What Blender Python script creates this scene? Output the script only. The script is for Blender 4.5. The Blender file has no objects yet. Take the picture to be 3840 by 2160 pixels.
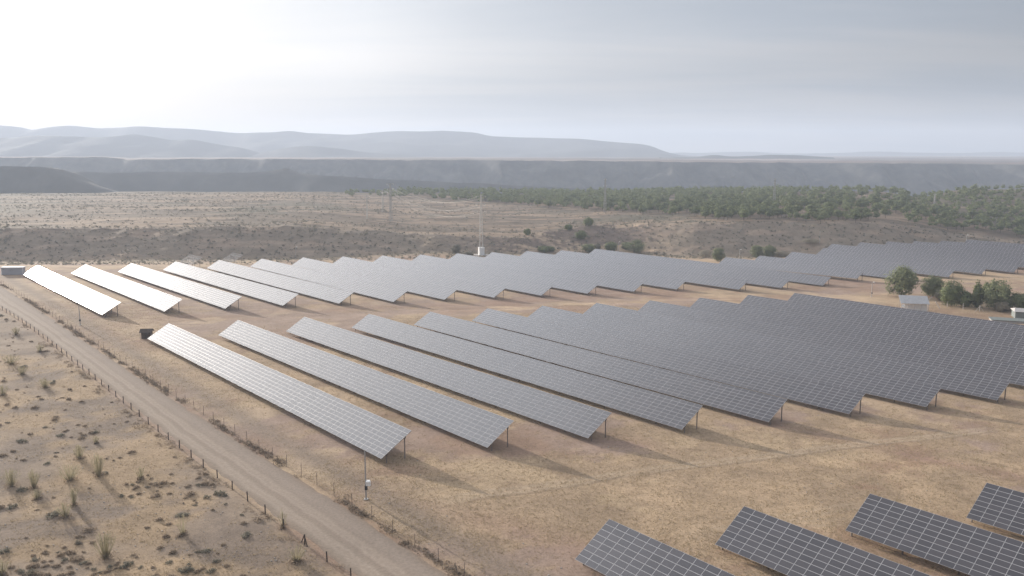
import bpy, math, random
import numpy as np
from mathutils import Vector, Matrix
random.seed(7); rng = np.random.default_rng(11)
S = bpy.context.scene
COL = S.collection
R = math.radians

# ------------------------------------------------------------------ camera
IW, IH, FOC, PITCH, CZ = 3840.0, 2160.0, 3193.0, 0.1550, 60.0
cam_d = bpy.data.cameras.new('camera'); cam = bpy.data.objects.new('camera', cam_d); COL.objects.link(cam)
cam_d.sensor_width = 36.0; cam_d.lens = 36.0*FOC/IW; cam_d.clip_start = 1.0; cam_d.clip_end = 60000.0
cam.location = (0, 0, CZ); cam.rotation_euler = (math.pi/2-PITCH, 0, 0)
S.camera = cam

# ------------------------------------------------------------------ world, sun, exposure
SUN_AZ, SUN_EL = -40.0, 12.0
sv = Vector((math.sin(R(SUN_AZ))*math.cos(R(SUN_EL)), math.cos(R(SUN_AZ))*math.cos(R(SUN_EL)), math.sin(R(SUN_EL))))
S.view_settings.view_transform = 'Standard'; S.view_settings.look = 'None'
S.view_settings.exposure = 0.5; S.view_settings.gamma = 1.0; S.view_settings.use_curve_mapping = False
w = bpy.data.worlds.new('World'); S.world = w; w.use_nodes = True
nt = w.node_tree; nt.nodes.clear()
def N(t, tree=None, **kw):
    n = (tree or nt).nodes.new(t)
    for k, v in kw.items(): setattr(n, k, v)
    return n
def L(a, b, tree=None): (tree or nt).links.new(a, b)
def M(op, a, b=None, tree=None, c=None, clamp=False):
    n = N('ShaderNodeMath', tree); n.operation = op; n.use_clamp = clamp
    for i, v in enumerate((a, b, c)):
        if v is None: continue
        if isinstance(v, (int, float)): n.inputs[i].default_value = v
        else: L(v, n.inputs[i], tree)
    return n.outputs[0]
def ramp(stops, fac, tree=None, interp='LINEAR'):
    n = N('ShaderNodeValToRGB', tree); n.color_ramp.interpolation = interp
    e = n.color_ramp.elements
    while len(e) < len(stops): e.new(0.5)
    for i, (p, c) in enumerate(stops):
        e[i].position = p; e[i].color = (c[0], c[1], c[2], 1) if not isinstance(c, (int, float)) else (c, c, c, 1)
    L(fac, n.inputs[0], tree); return n.outputs[0]
sky = N('ShaderNodeTexSky', sky_type='NISHITA'); sky.sun_disc = False
sky.sun_elevation = R(SUN_EL); sky.sun_rotation = R(SUN_AZ); sky.air_density = 1.0; sky.dust_density = 3.0; sky.altitude = 800
tc = N('ShaderNodeTexCoord'); nrm = N('ShaderNodeVectorMath', operation='NORMALIZE'); L(tc.outputs['Generated'], nrm.inputs[0])
dt = N('ShaderNodeVectorMath', operation='DOT_PRODUCT'); L(nrm.outputs[0], dt.inputs[0]); dt.inputs[1].default_value = sv
ang = M('DIVIDE', M('ARCCOSINE', dt.outputs['Value']), math.pi)              # 0 at the sun, 1 opposite
sep = N('ShaderNodeSeparateXYZ'); L(nrm.outputs[0], sep.inputs[0]); SEPZ = sep.outputs['Z']; SEPX = sep.outputs['X']
# thin stratus: forward-scattered brightness falls off with the angle from the sun
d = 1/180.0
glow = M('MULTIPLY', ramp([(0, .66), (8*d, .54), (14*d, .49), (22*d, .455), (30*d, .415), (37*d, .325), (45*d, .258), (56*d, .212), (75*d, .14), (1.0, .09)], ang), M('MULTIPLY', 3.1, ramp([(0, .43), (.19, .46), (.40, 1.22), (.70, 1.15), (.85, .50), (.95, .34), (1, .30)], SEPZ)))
tint = ramp([(0, (1.0, .98, .955)), (25*d, (1.0, .985, .968)), (38*d, (.985, .98, .985)), (55*d, (.955, .965, 1.0)), (1.0, (.88, .93, 1.02))], ang)
core = M('MULTIPLY', M('EXPONENT', M('MULTIPLY', M('POWER', M('DIVIDE', ang, 6.2*d), 2.0), -1.0)), 2.8)
# cloud streaks: project the direction on a flat layer so the bands crowd towards the horizon
inv = M('DIVIDE', 1.0, M('ADD', M('MAXIMUM', sep.outputs['Z'], 0.0), 0.10))
cmb = N('ShaderNodeCombineXYZ'); L(M('MULTIPLY', sep.outputs['X'], inv), cmb.inputs[0]); L(M('MULTIPLY', sep.outputs['Y'], inv), cmb.inputs[1])
mp = N('ShaderNodeMapping'); mp.inputs['Rotation'].default_value = (0, 0, R(16)); mp.inputs['Scale'].default_value = (.30, .85, 1); mp.inputs['Location'].default_value = (3.1, .4, 0)
L(cmb.outputs[0], mp.inputs[0])
n1 = N('ShaderNodeTexNoise'); n1.inputs['Scale'].default_value = 1.1; n1.inputs['Detail'].default_value = 7; n1.inputs['Roughness'].default_value = .52; n1.inputs['Distortion'].default_value = .5
L(mp.outputs[0], n1.inputs['Vector'])
cl = ramp([(.32, 0.0), (.66, 1.0)], n1.outputs['Fac'], interp='EASE')
away = ramp([(10*d, 0.0), (38*d, .6), (60*d, 1.0)], ang)
modv = M('ADD', 1.0, M('MULTIPLY', M('SUBTRACT', cl, .45), M('MULTIPLY', away, .26)))
blue = N('ShaderNodeMix', data_type='RGBA'); L(M('MULTIPLY', M('SUBTRACT', 1.0, cl), away), blue.inputs[0])
blue.inputs[6].default_value = (1.0, .985, .985, 1); blue.inputs[7].default_value = (.83, .93, 1.06, 1)
veil = ramp([(.062, 0.0), (.125, 1.0)], M('SUBTRACT', SEPZ, M('MULTIPLY', SEPX, .06)), interp='EASE')      # upper cloud sheet with a soft lower edge
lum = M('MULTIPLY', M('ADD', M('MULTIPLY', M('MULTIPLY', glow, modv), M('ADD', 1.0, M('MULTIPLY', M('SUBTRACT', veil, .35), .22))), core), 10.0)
c1 = N('ShaderNodeVectorMath', operation='MULTIPLY'); L(tint, c1.inputs[0]); L(blue.outputs[2], c1.inputs[1])
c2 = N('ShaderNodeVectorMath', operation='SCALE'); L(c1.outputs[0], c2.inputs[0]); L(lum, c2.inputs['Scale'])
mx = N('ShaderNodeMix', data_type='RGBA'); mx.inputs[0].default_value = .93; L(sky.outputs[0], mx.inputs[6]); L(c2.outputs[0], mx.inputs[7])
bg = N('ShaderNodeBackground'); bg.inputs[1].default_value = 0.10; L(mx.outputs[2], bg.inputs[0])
wo = N('ShaderNodeOutputWorld'); L(bg.outputs[0], wo.inputs[0])
sl = bpy.data.lights.new('sun', 'SUN'); sl.energy = 5.0; sl.angle = R(0.6); sl.color = (1.0, .91, .80)
sun = bpy.data.objects.new('sun', sl); COL.objects.link(sun); sun.rotation_euler = (-sv).to_track_quat('-Z', 'Y').to_euler()
S.cycles.use_denoising = True; S.cycles.max_bounces = 6; S.cycles.volume_bounces = 1
S.cycles.transparent_max_bounces = 8; S.cycles.sample_clamp_indirect = 4.0; S.cycles.use_adaptive_sampling = True

# ------------------------------------------------------------------ helpers
def vnoise(x, y, seed=0):
    xi = np.floor(x).astype(np.int64); yi = np.floor(y).astype(np.int64); fx = x-xi; fy = y-yi
    fx = fx*fx*(3-2*fx); fy = fy*fy*(3-2*fy)
    def h(a, b):
        n = (a*374761393+b*668265263+seed*982451653) & 0x7fffffff
        n = ((n ^ (n >> 13))*1274126177) & 0x7fffffff
        n = (n ^ (n >> 16)) & 0xffff
        return n/65535.0
    return (h(xi, yi)*(1-fx)+h(xi+1, yi)*fx)*(1-fy)+(h(xi, yi+1)*(1-fx)+h(xi+1, yi+1)*fx)*fy
def fbm(x, y, sc, oct=4, seed=0, gain=.5):
    s = 0; a = 1; t = 0
    for i in range(oct):
        s = s+a*(vnoise(x/sc*(2**i)+17.3*i, y/sc*(2**i)-9.1*i, seed+i)-.5); t += a; a *= gain
    return s/t*2
def sm(a, b, x):
    t = np.clip((x-a)/(b-a), 0, 1); return t*t*(3-2*t)
def link(o, parent=None):
    COL.objects.link(o)
    if parent: o.parent = parent
    return o
def tag(o, label=None, cat=None, group=None, kind=None):
    if label: o['label'] = label
    if cat: o['category'] = cat
    if group: o['group'] = group
    if kind: o['kind'] = kind
    return o
def empty(name, loc, rz=0.0):
    o = bpy.data.objects.new(name, None); o.location = loc; o.rotation_euler = (0, 0, rz); o.empty_display_size = .5
    return link(o)
def mesh(name, V, F, mats, parent=None, mi=None, smooth=False, uv=None):
    me = bpy.data.meshes.new(name)
    V = np.asarray(V, dtype=np.float32).reshape(-1, 3)
    if isinstance(F, np.ndarray):
        k = F.shape[1]; n = len(F)
        me.vertices.add(len(V)); me.vertices.foreach_set('co', V.ravel())
        me.loops.add(n*k); me.loops.foreach_set('vertex_index', F.astype(np.int32).ravel())
        me.polygons.add(n); me.polygons.foreach_set('loop_start', np.arange(0, n*k, k, dtype=np.int32)); me.polygons.foreach_set('loop_total', np.full(n, k, dtype=np.int32))
    else: me.from_pydata(V.tolist(), [], F)
    for m in (mats if isinstance(mats, (list, tuple)) else [mats]): me.materials.append(m)
    if mi is not None: me.polygons.foreach_set('material_index', np.asarray(mi, dtype=np.int32))
    if smooth: me.polygons.foreach_set('use_smooth', np.ones(len(me.polygons), dtype=bool))
    if not smooth: me.polygons.foreach_set('use_smooth', np.zeros(len(me.polygons), dtype=bool))
    me.update(calc_edges=True)
    if uv is not None:
        l = me.uv_layers.new(name='UVMap'); vi = np.empty(len(me.loops), dtype=np.int32); me.loops.foreach_get('vertex_index', vi)
        l.data.foreach_set('uv', np.asarray(uv, dtype=np.float32)[vi].ravel())
    return link(bpy.data.objects.new(name, me), parent)
def vattr(o, name, arr):
    a = o.data.attributes.new(name, 'FLOAT_COLOR', 'POINT')
    arr = np.asarray(arr, dtype=np.float32)
    if arr.shape[1] == 3: arr = np.hstack([arr, np.ones((len(arr), 1), dtype=np.float32)])
    a.data.foreach_set('color', arr.ravel())
class MB:
    def __init__(s): s.V = []; s.F = []; s.mi = []; s.cur = 0
    def poly(s, pts):
        n = len(s.V); s.V += [tuple(p) for p in pts]; s.F.append(tuple(range(n, n+len(pts)))); s.mi.append(s.cur)
    def box(s, a, b):
        (x0, y0, z0), (x1, y1, z1) = a, b; n = len(s.V)
        s.V += [(x0, y0, z0), (x1, y0, z0), (x1, y1, z0), (x0, y1, z0), (x0, y0, z1), (x1, y0, z1), (x1, y1, z1), (x0, y1, z1)]
        for f in ((3, 2, 1, 0), (4, 5, 6, 7), (0, 1, 5, 4), (1, 2, 6, 5), (2, 3, 7, 6), (3, 0, 4, 7)): s.F.append(tuple(n+i for i in f)); s.mi.append(s.cur)
    def bar(s, a, b, w=.1, h=None, w2=None, k=4):
        a = Vector(a); b = Vector(b); h = h or w; r2 = (w2/w) if w2 else 1.0
        d = (b-a).normalized(); u = d.cross(Vector((0, 0, 1)))
        if u.length < .05: u = Vector((1, 0, 0))
        u.normalize(); v = u.cross(d).normalized(); n = len(s.V)
        for p, q in ((a, 1.0), (b, r2)):
            for i in range(k):
                t = 2*math.pi*(i+.5)/k; c = math.cos(t)*w/2*(1.414 if k == 4 else 1); e = math.sin(t)*h/2*(1.414 if k == 4 else 1)
                s.V.append(tuple(p+(u*c+v*e)*q))
        for i in range(k): s.F.append((n+i, n+(i+1) % k, n+k+(i+1) % k, n+k+i)); s.mi.append(s.cur)
        s.F.append(tuple(n+k-1-i for i in range(k))); s.F.append(tuple(n+k+i for i in range(k))); s.mi += [s.cur, s.cur]
    def tube(s, pts, r, k=6):
        pts = [Vector(p) for p in pts]; n = len(s.V); m = len(pts); rr = r if isinstance(r, (list, tuple)) else [r]*m
        for i, p in enumerate(pts):
            d = (pts[min(i+1, m-1)]-pts[max(i-1, 0)]).normalized(); u = d.cross(Vector((.13, .21, 1)) if abs(d.z) < .97 else Vector((1, .1, 0))).normalized(); v = u.cross(d)
            for j in range(k):
                t = 2*math.pi*j/k; s.V.append(tuple(p+(u*math.cos(t)+v*math.sin(t))*rr[i]))
        for i in range(m-1):
            for j in range(k): s.F.append((n+i*k+j, n+i*k+(j+1) % k, n+(i+1)*k+(j+1) % k, n+(i+1)*k+j)); s.mi.append(s.cur)
        s.F.append(tuple(n+k-1-i for i in range(k))); s.F.append(tuple(n+(m-1)*k+i for i in range(k))); s.mi += [s.cur, s.cur]
    def build(s, name, mats, parent=None, smooth=False): return mesh(name, s.V, s.F, mats, parent, s.mi, smooth)
def mat(name, col, rough=.8, metal=0.0, spec=.3, var=0.0, vs=1.0, bump=0.0, bs=8.0, trans=0.0):
    m = bpy.data.materials.new(name); m.use_nodes = True; t = m.node_tree; b = t.nodes['Principled BSDF']
    b.inputs['Base Color'].default_value = (*col, 1); b.inputs['Roughness'].default_value = rough; b.inputs['Metallic'].default_value = metal
    b.inputs['Specular IOR Level'].default_value = spec
    tcn = N('ShaderNodeTexCoord', t)
    if var:
        n = N('ShaderNodeTexNoise', t); n.inputs['Scale'].default_value = vs; n.inputs['Detail'].default_value = 5; L(tcn.outputs['Object'], n.inputs['Vector'], t)
        c = ramp([(.25, [x*(1-var) for x in col]), (.75, [min(1, x*(1+var)) for x in col])], n.outputs['Fac'], t); L(c, b.inputs['Base Color'], t)
        b['c'] = 1
    if bump:
        n = N('ShaderNodeTexNoise', t); n.inputs['Scale'].default_value = bs; n.inputs['Detail'].default_value = 6; L(tcn.outputs['Object'], n.inputs['Vector'], t)
        bp = N('ShaderNodeBump', t); bp.inputs['Strength'].default_value = bump; bp.inputs['Distance'].default_value = .1; L(n.outputs['Fac'], bp.inputs['Height'], t); L(bp.outputs[0], b.inputs['Normal'], t)
    return m

# ------------------------------------------------------------------ where things stand: the rows of solar tables
AZ = R(140.7); W_MOD, D_TAB = 2.028, 8.1
D0 = np.array([math.sin(AZ), math.cos(AZ), 0.0]); N0 = np.array([-math.cos(AZ), math.sin(AZ), 0.0])
# each table: along, across, low-edge height (from the camera's height), slope along, length, tilt
TAB = {'A': [(-281.55, 78.958, -58.308, 0.008, 145.73, 0.536), (-274.43, 99.301, -58.68, 0.007, 145.32, 0.543), (-266.96, 119.62, -58.932, 0.006, 145.64, 0.537), (-259, 140.15, -59.068, 0.004, 145.51, 0.526), (-251.14, 160.48, -59.399, 0.003, 145.54, 0.505), (-243.87, 180.76, -59.36, 0.001, 146.1, 0.481), (-236.32, 200.83, -59.382, 0, 146.99, 0.452), (-227.91, 220.96, -59.395, -0.002, 146.51, 0.445), (-218.62, 240.96, -59.497, -0.002, 146, 0.473), (-210.13, 260.96, -59.551, -0.001, 146, 0.491), (-201.69, 280.99, -59.567, -0.001, 146, 0.503), (-193.32, 300.95, -59.798, -0.001, 146, 0.507)],
 'B': [(-487.42, 78.871, -59.816, 0.008, 150.97, 0.515), (-481.38, 99.661, -60.326, 0.009, 150.55, 0.522), (-475.71, 120.82, -60.78, 0.009, 150.81, 0.525), (-470.98, 142.33, -61.151, 0.008, 151.52, 0.522), (-465.71, 164.2, -61.464, 0.005, 152.13, 0.517), (-459.32, 186.11, -61.789, 0.002, 152.62, 0.51), (-452.57, 208, -62.074, 0, 152.16, 0.504), (-445.38, 229.72, -62.396, -0.001, 152.03, 0.495), (-437.32, 251.27, -62.671, -0.002, 151.15, 0.484), (-428.83, 272.64, -62.824, -0.003, 150.64, 0.476), (-420.56, 293.86, -62.886, -0.003, 151.47, 0.47), (-413.07, 314.89, -62.949, -0.003, 152.22, 0.462), (-404.5, 335.83, -62.937, -0.001, 164.07, 0.453), (-395.29, 356.5, -63.033, -0.001, 164.28, 0.447), (-385.48, 377.07, -62.729, -0.001, 163.96, 0.446), (-299.87, 397.71, -61.746, 0.011, 84.422, 0.432), (-291.07, 417.92, -61.489, -0.001, 87.825, 0.426), (-282.91, 438.36, -59.978, -0.008, 93.814, 0.421), (-274.73, 458.71, -58.375, -0.02, 93.076, 0.433), (-281.12, 478.81, -57.762, -0.024, 107.28, 0.445), (-273.27, 498.82, -57.745, -0.02, 151, 0.475), (-265.9, 518.81, -58.047, -0.016, 151, 0.495), (-258.48, 538.78, -58.552, -0.014, 151, 0.506), (-250.35, 558.76, -58.935, -0.012, 151, 0.512), (-242.66, 578.8, -58.914, -0.012, 151, 0.518)],
 'N': [(-83.101, 79.674, -57.345, 0.002, 81.12, 0.539), (-73.478, 99.317, -57.483, 0.002, 81.12, 0.539), (-63.532, 118.55, -57.301, 0.002, 81.12, 0.539), (-54.07, 138.73, -57.665, 0.002, 81.12, 0.539)]}
def t_axes(t):
    a, b, z, s, Ln, tl = t
    d_ = D0+np.array([0, 0, s]); d_ /= np.linalg.norm(d_)
    e_ = N0*math.cos(tl)+np.array([0, 0, math.sin(tl)]); e_ -= d_*(d_@e_); e_ /= np.linalg.norm(e_)
    return a*D0+b*N0+np.array([0, 0, z+CZ]), d_, e_, np.cross(d_, e_)
# ------------------------------------------------------------------ the ground's height
_cp = []
for k, rows in TAB.items():
    for t in rows:
        O, d_, e_, n_ = t_axes(t); Ln = t[4]
        for u in np.linspace(0, Ln, 5):
            p = O+d_*u; _cp.append((p[0], p[1], p[2]-1.12)); p = O+d_*u+N0*7; _cp.append((p[0], p[1], p[2]-t[3]*0-1.12))
_cp = np.array(_cp)
_A = np.c_[_cp[:, 0], _cp[:, 1], np.ones(len(_cp))]; _pl = np.linalg.lstsq(_A, _cp[:, 2], rcond=None)[0]; _rs = _cp[:, 2]-_A@_pl
def _resid(x, y):
    out = np.zeros_like(x)
    gx = np.arange(-420, 560, 14.0); gy = np.arange(60, 760, 14.0)
    return out
_gx = np.arange(-500, 640, 12.0); _gy = np.arange(20, 800, 12.0); _GX, _GY = np.meshgrid(_gx, _gy)
_num = np.zeros_like(_GX); _den = np.full_like(_GX, 1e-3)
for (cx, cy, _), rr in zip(_cp, _rs):
    ww = np.exp(-((_GX-cx)**2+(_GY-cy)**2)/(2*13.0**2)); w2_ = np.exp(-((_GX-cx)**2+(_GY-cy)**2)/(2*45.0**2))*.004
    _num += (ww+w2_)*rr; _den += ww+w2_
_RG = _num/_den
def resid(x, y):
    fx = np.clip((x-_gx[0])/12.0, 0, len(_gx)-1.001); fy = np.clip((y-_gy[0])/12.0, 0, len(_gy)-1.001)
    i = fx.astype(int); j = fy.astype(int); fx = fx-i; fy = fy-j; fx = fx*fx*(3-2*fx); fy = fy*fy*(3-2*fy)
    return (_RG[j, i]*(1-fx)+_RG[j, i+1]*fx)*(1-fy)+(_RG[j+1, i]*(1-fx)+_RG[j+1, i+1]*fx)*fy
_c, _s = math.cos(PITCH), math.sin(PITCH)
def zc(y, v):
    t = (1080-v)/FOC; return y*(t*_c-_s)/(_c+t*_s)+CZ
# landform behind the plant: toe and rim of the gully's far wall, and the plateau's far edge, by direction
_LF = np.array([ # u, toe y, toe v, rim y, rim v, edge y, edge v
 (-900, 545, 980, 600, 858, 1150, 728), (0, 545, 978, 600, 858, 1150, 726), (600, 545, 972, 604, 852, 1150, 722), (1150, 552, 966, 610, 850, 1150, 720),
 (1380, 558, 958, 612, 864, 1150, 722), (1520, 570, 950, 616, 880, 1150, 723), (1700, 575, 948, 610, 884, 1150, 724), (1960, 582, 950, 618, 884, 1150, 724),
 (2150, 590, 950, 655, 856, 1150, 724), (2300, 590, 952, 665, 842, 1150, 724), (2450, 585, 955, 650, 838, 1150, 724), (2600, 575, 960, 632, 836, 1150, 724), (2900, 568, 962, 628, 832, 1100, 720),
 (3120, 562, 958, 628, 834, 1070, 716), (3300, 572, 950, 632, 838, 1050, 716), (3440, 585, 945, 640, 852, 1000, 742), (3500, 592, 942, 645, 864, 1000, 732), (3560, 598, 940, 650, 878, 1000, 712), (3840, 605, 935, 655, 902, 1000, 710), (4600, 605, 935, 655, 902, 1000, 706)], dtype=float)
def lf(x, y):
    u = np.where(y > 30, IW/2+FOC*x/(np.maximum(y, 30)*_c+9.3), np.sign(x)*9999)
    g = lambda k: np.interp(u, _LF[:, 0], _LF[:, k])
    wob = fbm(x, x*0+3, 70, 3, 5)*9
    yt = g(1)+wob; yr = g(3)+wob*.8+fbm(x, x*0+9, 25, 3, 8)*5; ye = g(5)+fbm(x, x*0+5, 160, 3, 21)*40
    return u, yt, zc(g(1), g(2)), yr, zc(g(3), g(4)), ye, zc(g(5), g(6))
def gz(x, y, detail=True):
    x = np.asarray(x, float); y = np.asarray(y, float)
    base = _pl[0]*np.clip(x, -700, 700)+_pl[1]*np.clip(y, -300, 700)+_pl[2]+resid(x, y)
    u, yt, zt, yr, zr, ye, ze = lf(x, y)
    k1 = sm(yt-75, yt, y); z = base*(1-k1)+zt*k1
    k2 = np.clip((y-yt)/(yr-yt), 0, 1); k2 = k2*.75+.25*(k2*k2*(3-2*k2)); z = np.where(y > yt, zt+(zr-zt)*k2, z)
    k3 = np.clip((y-yr)/(ye-yr), 0, 1); z = np.where(y > yr, zr+(ze-zr)*k3, z)
    k4 = sm(ye, ye+380, y); z = np.where(y > ye, ze*(1-k4)+(-150)*k4, z)
    if detail:
        wall = sm(yt-10, yt+12, y)*(1-sm(yr-6, yr+25, y))
        top = sm(yr-5, yr+30, y)
        z = z+wall*(fbm(x, y*.35, 30, 4, 31)*2.3+fbm(x, y, 9, 3, 33)*.8)+top*(fbm(x*.6, y, 30, 4, 41)*1.5+fbm(x*.5, y, 9, 3, 43)*.45)*(1-sm(ye, ye+300, y))
        z = z+(1-wall)*(1-top)*fbm(x, y, 7.0, 2, 51)*.045
        wild = wildmask(x, y); z = z+wild*(fbm(x, y, 11, 3, 61)*.30)
        z = z-sm(1500, 3500, y)*0
    return z
# ------------------------------------------------------------------ lines on the ground (road, fences) in world metres
def ray(px, py):
    X = (px-IW/2)/FOC; U = (IH/2-py)/FOC
    return np.array([X, _c+U*_s, -_s+U*_c])
wildmask = lambda x, y: np.zeros_like(x)
def G(px, py):
    r = ray(px, py); t = (CZ-0)/-r[2]
    for _ in range(25):
        h = float(gz(np.array([r[0]*t]), np.array([r[1]*t]), False)[0]); t2 = (CZ-h)/-r[2]
        if abs(t2-t) < .01: break
        t = t+(t2-t)*.7
    return float(r[0]*t), float(r[1]*t)
F1 = [G(*p) for p in ((-40, 1135), (104, 1232), (205, 1300), (299, 1371), (392, 1443), (506, 1550), (608, 1648), (729, 1739), (875, 1833), (1048, 1962), (1189, 2070), (1347, 2195), (1480, 2300))]
F2 = [G(*p) for p in ((-40, 1040), (65, 1107), (164, 1162), (323, 1271), (472, 1373), (581, 1443), (735, 1532), (870, 1625), (1033, 1718), (1350, 1935), (1586, 2078), (1790, 2180), (1950, 2290))]
F1, F2 = np.array(F1), np.array(F2)
def polyfit_line(P):
    p0 = P.mean(0); u_, s_, vt = np.linalg.svd(P-p0); dd = vt[0]; 
    if dd[1] > 0: dd = -dd
    nn = np.array([-dd[1], dd[0]]); t = (P-p0)@dd; q = (P-p0)@nn; c = np.polyfit(t, q, 3); return p0, dd, nn, c, t.min(), t.max()
L1, L2 = polyfit_line(F1), polyfit_line(F2)
def on(Lx, t):
    p0, dd, nn, c, a, b = Lx; t = np.asarray(t, float)
    q = np.polyval(c, np.clip(t, a, b)); return p0+np.outer(t, dd)+np.outer(q, nn)
def side(Lx, x, y):
    p0, dd, nn, c, a, b = Lx; t = (x-p0[0])*dd[0]+(y-p0[1])*dd[1]; q = (x-p0[0])*nn[0]+(y-p0[1])*nn[1]
    return q-np.polyval(c, np.clip(t, a, b)), t
_sg = np.sign(side(L1, np.array([60.0]), np.array([200.0]))[0][0])
def wildmask(x, y):                                                  # 1 beyond the near fence, on the scrub side
    q, t = side(L1, x, y); return sm(-.5, 2.5, -q*_sg)*(y < 520)
# ------------------------------------------------------------------ materials
def ground_mat(name, attr=True, col=None, bumpd=.055, s1=1.0):
    m = bpy.data.materials.new(name); m.use_nodes = True; t = m.node_tree; b = t.nodes['Principled BSDF']
    b.inputs['Roughness'].default_value = .95; b.inputs['Specular IOR Level'].default_value = .1
    tcn = N('ShaderNodeTexCoord', t)
    if attr: a = N('ShaderNodeAttribute', t); a.attribute_name = 'soil'; base = a.outputs['Color']
    def no(sc, det=4, ro=.6, scale=(1, 1, 1), dist=0):
        mpn = N('ShaderNodeMapping', t); mpn.inputs['Scale'].default_value = scale; L(tcn.outputs['Object'], mpn.inputs[0], t)
        n = N('ShaderNodeTexNoise', t); n.inputs['Scale'].default_value = sc; n.inputs['Detail'].default_value = det; n.inputs['Roughness'].default_value = ro; n.inputs['Distortion'].default_value = dist
        L(mpn.outputs[0], n.inputs['Vector'], t); return n.outputs['Fac']
    f1 = no(1.5*s1, 6, .70); f2 = no(.16*s1, 4); f3 = no(4.5*s1, 3, .7)
    k = M('ADD', M('MULTIPLY', M('SUBTRACT', f1, .5, t), 1.0, t), M('MULTIPLY', M('SUBTRACT', f2, .5, t), .7, t), t)
    k = M('ADD', 1.0, M('ADD', k, M('MULTIPLY', M('SUBTRACT', f3, .5, t), 1.0, t), t), t)
    sc = N('ShaderNodeVectorMath', t, operation='SCALE')
    if attr: L(base, sc.inputs[0], t)
    else: sc.inputs[0].default_value = col
    L(M('MAXIMUM', k, .45, t), sc.inputs['Scale'], t)
    # scattered dark clods and pale stones
    v = N('ShaderNodeTexVoronoi', t); v.inputs['Scale'].default_value = 1.3*s1; L(tcn.outputs['Object'], v.inputs['Vector'], t)
    dk = ramp([(.05, 1.0), (.20, 0.0)], v.outputs['Distance'], t)
    sel = M('GREATER_THAN', f2, .50, t)
    mxn = N('ShaderNodeMix', t, data_type='RGBA'); L(M('MULTIPLY', M('MULTIPLY', dk, sel, t), .3, t), mxn.inputs[0], t); L(sc.outputs[0], mxn.inputs[6], t); mxn.inputs[7].default_value = (.10, .085, .06, 1)
    L(mxn.outputs[2], b.inputs['Base Color'], t)
    bp = N('ShaderNodeBump', t); bp.inputs['Strength'].default_value = .8; bp.inputs['Distance'].default_value = bumpd
    L(M('ADD', M('ADD', f1, M('MULTIPLY', f3, .35, t), t), M('MULTIPLY', dk, .25, t), t), bp.inputs['Height'], t); L(bp.outputs[0], b.inputs['Normal'], t)
    return m
def leaf_mat(name, c0, c1, tr=.35, attr=None):
    m = bpy.data.materials.new(name); m.use_nodes = True; t = m.node_tree; b = t.nodes['Principled BSDF']; out = t.nodes['Material Output']
    b.inputs['Roughness'].default_value = .8; b.inputs['Specular IOR Level'].default_value = .15
    gi = N('ShaderNodeNewGeometry', t); oi = N('ShaderNodeObjectInfo', t)
    f = M('ADD', M('MULTIPLY', gi.outputs['Random Per Island'], .6, t), M('MULTIPLY', oi.outputs['Random'], .4, t), t)
    c = ramp([(0, c0), (1, c1)], f, t); L(c, b.inputs['Base Color'], t)
    tl = N('ShaderNodeBsdfTranslucent', t); L(c, tl.inputs[0], t); ms = N('ShaderNodeMixShader', t); ms.inputs[0].default_value = tr
    L(b.outputs[0], ms.inputs[1], t); L(tl.outputs[0], ms.inputs[2], t); L(ms.outputs[0], out.inputs[0], t); return m
MT = {}
MT['ground'] = ground_mat('dry_ground')
MT['metal'] = mat('galvanised_steel', (.42, .40, .38), .55, .2, var=.2, vs=2)
MT['fpost'] = mat('rusty_fence_post', (.19, .15, .125), .8, var=.25, vs=3)
MT['postm'] = mat('weathered_post_steel', (.23, .20, .18), .7, .3, var=.25, vs=3)
MT['alu'] = mat('module_frame_aluminium', (.47, .465, .475), .5, .0, .5)
MT['back'] = mat('module_back_sheet', (.30, .30, .31), .7)
MT['white'] = mat('white_paint', (.82, .82, .81), .5, var=.05, vs=1)
MT['grey'] = mat('grey_sheet_cladding', (.36, .37, .40), .6, var=.1, vs=2)
MT['dark'] = mat('dark_box', (.05, .05, .055), .6)
MT['wood'] = mat('dark_weathered_wood', (.10, .075, .06), .85, var=.3, vs=3)
MT['woodl'] = mat('old_wooden_post', (.075, .06, .05), .85, var=.3, vs=5)
MT['conc'] = mat('pale_concrete', (.52, .49, .47), .85, var=.12, vs=1.5, bump=.3)
MT['roofm'] = mat('corrugated_roof', (.52, .51, .51), .55, .3, var=.12, vs=1)
MT['cable'] = mat('bare_cable', (.40, .37, .33), .5, .4)
MT['needle'] = leaf_mat('pine_needles', (.13, .155, .075), (.25, .28, .13), .2)
MT['leafg'] = leaf_mat('bright_foliage', (.16, .185, .10), (.27, .29, .17), .45)
MT['scrub'] = leaf_mat('scrub_foliage', (.27, .215, .165), (.38, .31, .24), .45)
MT['scrubg'] = leaf_mat('grey_green_scrub', (.18, .17, .135), (.28, .26, .205), .35)
MT['broom'] = leaf_mat('broom_stems', (.33, .29, .19), (.46, .41, .28), .3)
MT['pale'] = leaf_mat('pale_reeds', (.22, .20, .15), (.36, .32, .25), .3)
MT['straw'] = leaf_mat('dry_grass_blades', (.27, .21, .13), (.46, .37, .23), .35)
MT['weed'] = leaf_mat('brown_weeds', (.20, .16, .125), (.33, .27, .21), .3)
MT['bark'] = mat('pine_bark', (.12, .085, .065), .9, var=.3, vs=2)
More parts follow.
